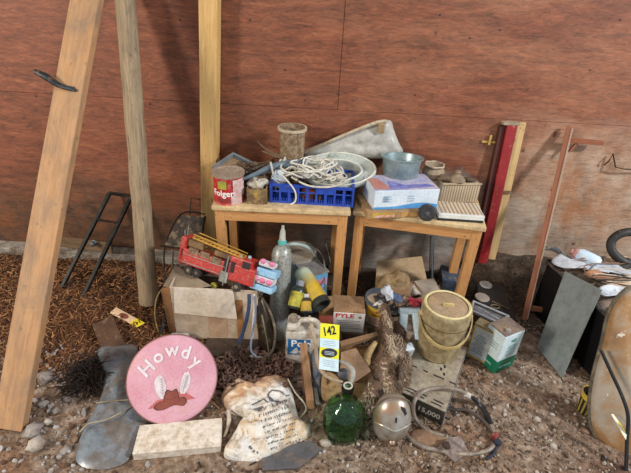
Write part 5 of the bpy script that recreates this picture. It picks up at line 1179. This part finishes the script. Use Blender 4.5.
# firetruck in local frame: X rear->front, Z up, wheels facing -Y
rear = D(177, 267, 2.15); front_ = D(252, 293, 2.05); xa = (front_ - rear).normalized(); za = (UP * .93 + FWD * -.12 - xa * (UP.dot(xa))).normalized(); za = (za - xa * za.dot(xa)).normalized(); ya = za.cross(xa)
m = Matrix((xa, ya, za)).transposed().to_4x4(); m.translation = rear; LT = (front_ - rear).length
t = thing('toy_fire_truck', 'red toy fire truck with yellow ladder resting on the cardboard box', 'toy truck', m)
red = M('#aa221e', '#c03028', .4, '#b08a7a', sc=40, rough=.4); blkp = M('#1c1a19', '#2a2624', .3); chrome = M('#b9b5ac', '#8f8a80', .3, metal=.6, rough=.3)
wt = .085; hk = .105
MB().box((LT * .30, wt / 2, hk * .62), (LT * .60, wt, hk * .72), b=.004).box((LT * .02, wt / 2, hk * .95), (LT * .06, wt, hk * 1.1), b=.003).build('rear_body', red, t)
MB().box((LT * .80, wt / 2, hk * .62), (LT * .36, wt, hk * .8), b=.006).box((LT * .78, wt / 2, hk * 1.15), (LT * .28, wt * .92, hk * .35), b=.006).build('cab', red, t)
for c_w, d_w in (((LT * .70, -.001, hk * .85), (LT * .05, .003, hk * .5)), ((LT * .86, -.001, hk * 1.12), (LT * .09, .003, hk * .3)), ((LT * .62, -.001, hk * .7), (LT * .06, .004, hk * .8))): MB().box(c_w, d_w).build('window', M('#3a2f2c', '#201a18', .2, rough=.2), t)
mb = MB()
for x in (.18, .33): mb.box((LT * x, -.0015, hk * .98), (LT * .12, .004, hk * .28))
mb.box((LT * .48, -.0015, hk * .9), (LT * .13, .004, hk * .3)); mb.build('side_locker', M('#5a3f30', '#8f7a5c', .3, sc=60), t)
MB().box((LT * .33, -.002, hk * .36), (LT * .56, .003, .004)).box((LT * .33, -.002, hk * .74), (LT * .56, .003, .003)).box((LT * .62, -.004, hk * .3), (LT * .1, .004, hk * .5)).build('chrome_trim', chrome, t)
for x in (.16, .27, .80):
    w_ = MB(); mw = frame(V((LT * x, .006, .004)), (0, -1, 0), x=(1, 0, 0)); rr = .024
    w_.lathe([(0, .012), (rr * .5, .012), (rr * .55, .016), (rr * .9, .016), (rr, .010), (rr, -.010), (0, -.010)], mw, 24); wo = w_.build('wheel', M('#332b26', '#1d1917', .35), t, smooth=True)
    MB().lathe([(0, .018), (rr * .3, .017), (rr * .48, .013)], mw, 16).build('hubcap', M('#9a8a78', '#6a5a4c', .3, metal=.4), wo, smooth=True)
    mw2 = frame(V((LT * x, wt - .006, .004)), (0, 1, 0), x=(1, 0, 0)); MB().lathe([(0, .012), (rr * .9, .014), (rr, .01), (rr, -.01), (0, -.01)], mw2, 24).build('wheel', M('#332b26', '#1d1917', .35), t, smooth=True)
mb = MB()
lad0, lad1 = V((LT * .12, .0, hk * 1.55)), V((LT * .78, .0, hk * 1.35))
for y in (.012, wt - .02): mb.tube([lad0 + V((0, y, 0)), lad1 + V((0, y, 0))], .004, 6); mb.tube([lad0 + V((0, y, .018)), lad1 + V((0, y, .014))], .003, 6)
for i in range(13):
    c = lad0.lerp(lad1, i / 12); mb.tube([c + V((0, .012, 0)), c + V((0, wt - .02, 0))], .003, 6); mb.tube([c + V((0, .012, 0)), lad0.lerp(lad1, min(1, (i + .5) / 12)) + V((0, .012, .018))], .002, 5)
mb.build('ladder', M('#c9983c', '#a87c34', .3), t)
MB().box((LT * .16, wt / 2, hk * 1.25), (LT * .22, wt * .6, hk * .35), b=.006).box((LT * .55, wt / 2, hk * 1.2), (LT * .25, wt * .7, hk * .25), b=.004).build('turntable', M('#8a6a40', '#5a4430', .3), t)
MB().lathe([(0, .012), (.008, .01), (.01, 0)], T((LT * .74, wt * .3, hk * 1.33)), 12).lathe([(0, .012), (.008, .01), (.01, 0)], T((LT * .82, wt * .7, hk * 1.33)), 12).build('roof_lamp', M('#c9d0d0', '#8fa8b4', .2, rough=.2), t, smooth=True)
MB().tube([(LT * .63, -.006, -.01), (LT * .635, -.006, hk * 1.3)], .003, 6).build('chrome_pole', chrome, t)
MB().tube([(0, .03, hk * 1.2), (-.012, .03, hk * 1.75)], .002, 5).tube([(0.0, .04, hk * 1.2), (-.002, .04, hk * 2.0)], .002, 5).build('rear_antenna', chrome, t)
MB().box((LT * .985, wt / 2, hk * .5), (.006, wt * .8, hk * .4)).build('grille', chrome, t)
# pink/blue toy
c = D(261, 290, 2.07); m = frame(c, za, x=xa + V((0, 0, .0))); t = thing('toy_playhouse', 'pink and light blue plastic toy piece beside the fire truck cab', 'toy', m)
pb = M('#7fb4d8', '#a4c8de', .25, rough=.4); pk = M('#d0608a', '#dc8aa8', .2, rough=.4)
MB().box((0, .02, .012), (.115, .07, .03), b=.006).box((.01, .02, .088), (.10, .06, .034), b=.004).build('blue_blocks', pb, t)
MB().box((.0, .02, .05), (.10, .064, .036), b=.004).box((.0, .02, .125), (.08, .045, .022), b=.005).build('white_core', M('#d6d2d6', '#c0b8c0', .3), t)
for q_ in ((-.035, -.014, .05), (0, -.014, .05), (.035, -.014, .05), (-.02, 0, .138), (.025, 0, .136)): MB().ico(q_, .013, (1.2, .6, 1), .1).build('pink_knob', pk, t, smooth='all')
MB().ico((-.045, -.02, .05), .014, (1, .4, 1.6), .1).build('gold_medallion', M('#b89a58', '#9a7c40', .2), t, smooth='all')
# lime ball
o = MB().ico((0, 0, 0), .02, (1, 1, 1), .03, 3).build('small_ball', M('#b5a83c', '#8f8a34', .25, rough=.4), None, smooth='all'); o.matrix_basis = T(D(214, 286, 2.14)); tag(o, 'small yellow-green ball under the fire truck at the box edge', 'ball')
# straps and cords
o = MB()
def ribbon(pts, wd, th, mat, name, label, cat):
    P = cm(pts, 5); vs = []; fs = []
    for i, p in enumerate(P):
        tg = (P[min(i + 1, len(P) - 1)] - P[max(i - 1, 0)]).normalized(); sd = tg.cross(FWD).normalized() * wd / 2
        for s, d in ((-1, 0), (1, 0), (1, 1), (-1, 1)): vs.append(p + sd * s + FWD * th * d)
    for i in range(len(P) - 1):
        for k in range(4): l = (k + 1) % 4; fs.append((i * 4 + k, i * 4 + l, (i + 1) * 4 + l, (i + 1) * 4 + k))
    fs += [(0, 1, 2, 3), tuple(range(len(vs) - 1, len(vs) - 5, -1))]
    o = MB().add(vs, fs).build(name, mat, None); tag(o, label, cat)
ribbon([D(249, 294, 2.02), D(249, 306, 2.01), D(246, 322, 2.01), D(241, 338, 2.02), D(238, 343, 2.03)], .017, .002, M('#243a5c', '#1a2a44', .3), 'blue_strap', 'dark blue webbing strap hanging down the cardboard box front', 'strap')
ribbon([D(254, 294, 2.03), D(254, 308, 2.02), D(253, 326, 2.02), D(252, 338, 2.03)], .010, .002, M('#c9c0bc', '#b0a4a0', .2), 'white_strap', 'white flat strap next to the blue strap', 'strap')
o = MB().tube([D(255, 296, 2.02), D(255.5, 315, 1.99), D(252, 335, 1.99), D(251, 350, 2.0), D(256, 356, 1.98)], .0045, 6, smooth=5).build('electric_cord', M('#7a8498', '#5c6678', .2), None, smooth=True); tag(o, 'blue-grey cord hanging at the right corner of the cardboard box', 'cord')
o = MB().tube([D(262, 298, 2.06), D(270, 312, 2.04), D(275, 330, 2.03), D(273, 350, 2.03), D(264, 357, 2.02), D(250, 356, 1.98)], .006, 8, smooth=5).build('dark_rubber_hose', M('#3c362f', '#59503f', .3, rough=.35), None, smooth=True); tag(o, 'dark rubber hose curving in front of the bronze bottle', 'hose')
# wire hoop left of box
o = MB().tube([D(181, 290, 2.2), D(168, 285, 2.22), D(158, 295, 2.24), D(155, 313, 2.24), D(158, 330, 2.22), D(166, 342, 2.18)], .004, 7, smooth=5).tube([D(163, 296, 2.24), D(170, 288, 2.22), D(180, 280, 2.22), D(188, 276, 2.2)], .004, 7, smooth=5).build('wire_hoop', M('#a8905c', '#8a7448', .25), None, smooth=True); tag(o, 'thin brass-coloured wire hoop left of the cardboard box', 'wire hoop')
o = MB().tube([D(176, 292, 2.25), D(168, 312, 2.24), D(160, 334, 2.2)], [.016, .013, .008], 8, smooth=3).build('dark_umbrella_rod', M('#2c2723', '#1c1815', .3), None, smooth=True); tag(o, 'dark tapered rod leaning inside the wire hoop', 'rod')

# ================================================================ LOWER LEFT
# paper tag on straw
tp = [GT(110, 313, .02), GT(116, 307, .03), GT(145, 323, .03), GT(137, 327.5, .02)]
n = (tp[1] - tp[0]).cross(tp[2] - tp[0]).normalized(); n = n if n.z > 0 else -n
tp2 = tp; m = facing(tp[0], n, tp[1] - tp[0]); inv = m.inverted(); q = [inv @ p for p in tp]; q = [V((p.x, p.y, 0)) for p in q]
t = thing('lot_tag', 'orange, white and yellow auction tag lying on the straw', 'tag', m)
MB().prism(q, (0, 0, -.001)).build('card', M('#d8b894', '#cfae8c', .1), t)
def q4(u, v, z=.0006): a = q[0].lerp(q[3], u); b = q[1].lerp(q[2], u); p = a.lerp(b, v); return V((p.x, p.y, z))
MB().poly([q4(.72, 0), q4(1, 0), q4(1, 1), q4(.72, 1)]).build('yellow_panel', M('#e0c820', '#d6b81c', .05), t)
cc = q4(.40, .5, .001); MB().poly([cc + (q4(.55, .5) - q4(.40, .5)) * math.cos(a) * 1.0 + (q4(.40, .85) - q4(.40, .5)) * math.sin(a) for a in [i * PI / 10 for i in range(20)]]).build('dark_emblem', M('#6a3428', '#8a4a34', .1), t)
dr = (q4(1, .5) - q4(0, .5)).normalized(); mt = frame(q4(.86, .5, .0012), (0, 0, 1), x=-(q4(.86, 1) - q4(.86, 0))); text('142', .034, M('#17130f', None, 0), t, mt, sx=.8, bold=.0008)
# dark cardboard slip
o, mm = slab('dark_cardboard_slip', 'dark brown cardboard slip stuck in the straw below the orange tag', 'cardboard', [GT(92, 325, .05), GT(112, 315, .06), GT(127, 349, .03), GT(106, 360, .015)], .004, M('#5c3e28', '#472e1e', .3))
# dark clump of roots
def clump(name, label, cx, cy, rx, ry, n, seed, cols, hh=.06, L=(.03, .08), rad=.0022):
    r_ = random.Random(seed); mb = MB()
    for _ in range(n):
        a = r_.uniform(0, 2 * PI); k = math.sqrt(r_.random()); x, y = cx + rx * k * math.cos(a), cy + ry * k * math.sin(a); z = gz(x, y) + hh * (1 - k * k) * r_.random()
        d = V((r_.gauss(0, 1), r_.gauss(0, 1), r_.gauss(0, .4))).normalized() * r_.uniform(*L); s = V((r_.gauss(0, .012), r_.gauss(0, .012), abs(r_.gauss(0, .012))))
        mb.tube([V((x, y, z)), V((x, y, z)) + d * .5 + s, V((x, y, max(z + d.z * .5, gz(x, y)))) + V((d.x, d.y, 0))], [rad, rad * .8, rad * .4], 4, smooth=2)
    o = mb.build(name, M(cols[0], cols[1], .1, sc=40), None, fix=False); return tag(o, label, 'roots', kind='stuff')
p = GT(92, 378); clump('dark_roots', 'dark fibrous root clump beside the grey plastic sheet', p.x, p.y, .13, .11, 500, 4, ('#3a2a20', '#1f1712'), .07)
# curled seed pods
r_ = random.Random(9); mb = MB()
for _ in range(900):
    px, py = r_.uniform(216, 292), r_.uniform(352, 398)
    p = GT(px, py)
    if ((px - 255) / 40) ** 2 + ((py - 376) / 26) ** 2 > 1: continue
    c = p + V((0, 0, r_.uniform(0, .035))); rr = r_.uniform(.009, .019); m_ = T(c, r_.uniform(0, 6), r_.uniform(-1.2, 1.2), r_.uniform(-1.2, 1.2)); a0 = r_.uniform(0, 6)
    mb.tube([m_ @ V((rr * math.cos(a0 + i * .8), rr * math.sin(a0 + i * .8), .002 * i)) for i in range(5)], [.003, .006, .003], 5)
o = mb.build('curled_bark', M('#7a5848', '#4a342a', .3, '#a08a80', sc=30), None, fix=False); tag(o, 'heap of curled dark bark shavings between pink seat and wooden boards', 'bark', kind='stuff')
# grey plastic sheeting
ol = [GT(x, y, z) for x, y, z in ((98, 350, .03), (120, 346, .04), (136, 346, .03), (141, 372, .02), (147, 405, .012), (150, 425, .012), (137, 440, .012), (126, 462, .01), (98, 470, .01), (76, 460, .01), (84, 428, .012), (98, 405, .015), (104, 380, .02))]
o = MB().pillow(ol, (0, 0, 1), .022, 16, 5, .016, 11, prof=.35, bottom=False).build('plastic_sheet', M('#6a7076', '#7f8890', .55, '#6a5c50', sc=5, rough=.3, bump=.3), None, smooth='all'); tag(o, 'crumpled grey plastic sheeting under the left side of the pink seat', 'plastic sheet')
for pts, lb in ((((96, 403), (112, 401), (128, 400), (142, 400)), 'thin tan twine across the middle of the grey sheet'), (((80, 432), (88, 424), (105, 420), (122, 412), (134, 405)), 'pale twine crossing the lower grey plastic sheet')):
    o = MB().tube([GT(x, y, .052) for x, y in pts], .003, 6, smooth=5).build('twine', M('#a89a80', '#8a7a60', .2), None, smooth=True); tag(o, lb, 'twine')
# foam block
tz = .045; q = [G(139.5, 425, tz), G(222, 417.5, tz), G(220.5, 446, tz), G(132, 454, tz)]
ya_ = (q[0] - q[3]); o = MB().prism(q, (0, 0, -tz + .004)).build('foam_board', M('#e0d6c8', '#d0c2b0', .45, '#a88c6c', sc=8, rough=.7), None, frm=T(q[3]), bevel=.003)
tag(o, 'dirty white foam block lying flat below the pink round seat', 'foam block')

# howdy seat
d = ray(173, 378.5); Cc = CAM + d * ((.155 - CAM_H) / d.z); nrm = (CAM - Cc).normalized(); m = facing(Cc, nrm, UP)
zc = (Cc - CAM).dot(FWD); px = zc / F; rs = 43.2 * px
t = thing('howdy_stool_seat', 'round pink stool seat lettered Howdy leaning at lower left', 'stool seat', m)
n_p = NT('pink_woven_canvas'); w1 = n_p.noise(160, (1, 1, 1), 2); cpk = n_p.ramp(n_p.noise(5, (1, 1, 1), 5), [(.35, '#c98a96'), (.55, '#d4a0ac'), (.7, '#cf9c98')])
cpk = n_p.mix(n_p.math('MULTIPLY', n_p.val(w1, .45, .65), .25), cpk, '#8f5a60'); n_p.bump(w1, .25, .002); pink = n_p.done(cpk, .8)
MB().lathe([(0, .004), (rs * .9, .003), (rs * .975, -.002), (rs, -.010), (rs, -.030), (rs * .97, -.036), (0, -.036)], None, 72).build('seat_pad', pink, t, smooth=True)
MB().lathe([(rs + .001, -.016), (rs + .004, -.018), (rs + .004, -.032), (rs - .01, -.037)], None, 72).build('edge_band', M('#8a5a48', '#6a4434', .3), t, smooth=True)
def L2(x, y, z=.0052): return V(((x - 173) * px, -(y - 378.5) * px, z))
wht = M('#e6d8d8', '#cfc0c4', .1)
for ch, x, y, an, s in (('H', 148.5, 367, 42, 19), ('o', 158.5, 356.5, 26, 18), ('w', 172, 351, 4, 18), ('d', 185.5, 354.5, -18, 18), ('y', 195.5, 364, -36, 17)):
    text(ch, s * px, wht, t, Matrix.Translation(L2(x, y)) @ Matrix.Rotation(math.radians(an), 4, 'Z'), bold=.0019)
def feather(pts, sp):
    mb = MB().poly([L2(x, y) for x, y in pts]); return mb
fe = M('#ddcfcf', '#c9bcc0', .15)
feather([(155, 381), (157, 376), (161, 374), (164, 377), (166.5, 385), (166, 396), (162, 397), (157, 390)], 0).build('feather', fe, t)
feather([(188, 373), (184, 374), (181, 380), (179.5, 388), (180, 393.5), (184, 394), (188.5, 388), (190, 379)], 0).build('feather', fe, t)
for (a, b) in (((162, 377), (164, 396)), ((187, 377), (182, 393))):
    mb = MB().tube([L2(*a, .006), L2(*b, .006)], .0009, 4)
    for i in range(6):
        q_ = V(a).lerp(V(b), .1 + .14 * i); mb.tube([L2(q_.x, q_.y, .006), L2(q_.x - 2.6, q_.y - 2.2, .006)], .0005, 4).tube([L2(q_.x, q_.y, .006), L2(q_.x + 2.2, q_.y - 2.4, .006)], .0005, 4)
    mb.build('feather_quill', M('#b09aa0', None, 0), t)
def blob(P, k, z):
    c = (sum(x for x, y in P) / len(P), sum(y for x, y in P) / len(P)); Q = [L2(c[0] + (x - c[0]) * k, c[1] + (y - c[1]) * (1 + (k - 1) * 1.6), z) for x, y in P]; return cm(Q, 4, True)
brim = [(156.5, 404.2), (158.5, 400.8), (164, 399.2), (172, 401.4), (179, 397.6), (183, 397.8), (185, 401.5), (181.5, 404.8), (174, 403.4), (166, 406), (160, 406.4)]
crown = [(165, 400.5), (166.2, 391.5), (168.5, 389.6), (171.8, 390.8), (175.5, 389.4), (177, 392), (178, 398.5), (171.5, 402.4)]
rs_ = [(150, 404.5), (158, 397.5), (168, 396), (180, 391.5), (186, 393.5), (194, 399.5), (182, 400.5), (168, 404)]
MB().poly([L2(x, y, .0048) for x, y in rs_]).build('rose_shading', M('#b8625e', '#b05a58', .1), t)
oc = M('#3a1f1c', None, 0); hc_ = M('#8a4436', '#7a3a2e', .1)
h1 = MB().poly(blob(crown, 1.12, .0054)).build('hat_crown_outline', oc, t); MB().poly(blob(crown, 1.0, .0058)).build('hat_crown', hc_, h1)
h2 = MB().poly(blob(brim, 1.07, .0062)).build('hat_brim_outline', oc, t); MB().poly(blob(brim, 1.0, .0066)).build('hat_brim', hc_, h2)
mb = MB().tube([L2(166, 397, .0064), L2(171, 398.5, .0064), L2(177, 396, .0064)], .0006, 4).tube([L2(170, 404, .0068), L2(176, 402, .0068), L2(180, 399, .0068)], .0006, 4); mb.build('hat_line', M('#3a1f1c', None, 0), t)
# the seat leans on a hidden brace of scrap
br_ = Cc + UP * rs * .6 - nrm * .06; o = MB().box((0, 0, 0), (.14, .10, max(.05, br_.z - .03)), b=.004).build('carton_prop', M('#8f6d4c', '#7a5a3c', .3), None); o.matrix_basis = T((br_.x, br_.y + .07, (br_.z - .03) / 2), .1); tag(o, 'brown carton standing behind the pink round seat', 'box')

# sack
ol = [GT(x, y, .004) for x, y in ((221, 400), (226, 390), (238, 381), (246, 384), (258, 380), (284, 380), (292, 392), (295, 404), (300, 420), (311, 434), (292, 446), (266, 459), (244, 461), (224, 457), (232, 440), (243, 428), (243, 418), (231, 413))]
t = thing('feed_sack', 'crumpled white and tan printed paper sack at the bottom centre', 'sack', GT(262, 440))
n_k = NT('stained_paper_sack'); a_ = n_k.noise(5, (1, 1, 1), 5, .6, .6); cs = n_k.ramp(a_, [(.30, '#b08048'), (.38, '#cdb08a'), (.44, '#dccfbe'), (.56, '#e0dcd6'), (.7, '#cfcac6')]); n_k.bump(n_k.noise(26, (1, 1, 1), 4, .6, 1.2), .7, .012); wr = n_k.noise(18, (1, 1, 1), 7, .7, 2.0, (3, 3, 3)); cs = n_k.mix(.8, cs, n_k.ramp(wr, [(.38, (.5, .42, .34, 1)), (.5, (1, 1, 1, 1))]), 'MULTIPLY'); xs = n_k.n('ShaderNodeSeparateXYZ'); n_k.l(n_k.co, xs.inputs[0]); us = n_k.math('ADD', xs.outputs[1], n_k.math('MULTIPLY', xs.outputs[0], -.55)); us = n_k.math('ADD', us, n_k.math('MULTIPLY', n_k.noise(16), .12))
cs = n_k.mix(n_k.math('MULTIPLY', n_k.val(us, .25, .30), .75), cs, n_k.ramp(n_k.noise(22, (1, 2.5, 1), 5), [(.4, '#a8682c'), (.55, '#c89a62'), (.65, '#e0d0b8')])); sk = n_k.done(cs, .7)
mb = MB().pillow(ol, (0, 0, 1), .06, 30, 7, .03, 17, prof=.3); so = mb.build('sack_body', sk, t, smooth='all', world=True)
bm = bmesh.new(); bm.from_mesh(so.data); from mathutils.bvhtree import BVHTree; bvh = BVHTree.FromBMesh(bm); invk = t.matrix_basis.inverted()
def drape(px_, py_, off=.0018):
    o_ = invk @ CAM; dd = (invk.to_3x3() @ ray(px_, py_)).normalized(); h = bvh.ray_cast(o_, dd)
    return None if h[0] is None else h[0] - dd * off
def mark(mb, pts, w0):
    P = [drape(x, y) for x, y in pts]; P = [p for p in P if p]
    if len(P) < 2: return
    for i in range(len(P) - 1):
        tg = (P[i + 1] - P[i]); sd = tg.cross(invk.to_3x3() @ ray(260, 420)).normalized() * w0 / 2; mb.add([P[i] - sd, P[i + 1] - sd, P[i + 1] + sd, P[i] + sd], [(0, 1, 2, 3)])
mb = MB(); rk = random.Random(2)
for row in range(8):
    x0_, y0_ = 258 + row * 1.8, 410 + row * 5.6; x = x0_
    k = 0
    while x < min(x0_ + 30, 301):
        yy_ = y0_ - (x - x0_) * .32; hgt = 2.6 if row < 3 else 1.7
        mark(mb, [(x, yy_ - hgt / 2), (x + rk.uniform(-.6, 1.2), yy_ + hgt / 2)], .0035 if row < 3 else .0022)
        if rk.random() < .6: mark(mb, [(x, yy_ - hgt / 2 * rk.choice((-1, 0, 1))), (x + 1.4, yy_ - hgt / 2)], .0028)
        x += rk.choice((1.9, 2.2, 3.6))
for pts in (((252, 405), (258, 402), (264, 399), (268, 403)), ((254, 410), (262, 407), (272, 404)), ((268, 394), (272, 390), (280, 391), (286, 396), (290, 395)), ((270, 397), (274, 401), (280, 402), (285, 400)), ((268, 394), (269, 398), (273, 402)), ((249, 446), (252, 449)), ((253, 451), (258, 453))): mark(mb, pts, .008 if len(pts) < 4 else .0055)
mb.build('faded_print', M('#4a4a52', '#6a6664', .25, sc=60), t, fix=False); bm.free()
# draw cord of the sack
o = MB().tube([GT(x, y, z) for x, y, z in ((228, 410, .03), (229, 420, .03), (227, 430, .01), (224, 437, .006))], [.006, .009, .007, .004], 8, smooth=4).build('torn_strip', M('#cbbfae', '#b0a08a', .3), t, smooth='all', world=True)
MB().tube([GT(x, y, z) for x, y, z in ((288, 379, .05), (295, 392, .04), (304, 403, .02), (306, 410, .01), (300, 418, .008))], .004, 6, smooth=4).build('sack_cord', M('#b9ac94', None, .2), t, smooth='all', world=True)
o, mm = slab('slate_tile', 'thin grey slate tile lying beneath the right edge of the sack', 'tile', [GT(262, 452, .012), GT(309, 440, .012), GT(322, 449, .012), GT(298, 468, .012), GT(262, 470, .012)], .008, M('#5f5d60', '#4c4a4c', .4, '#75604e'))
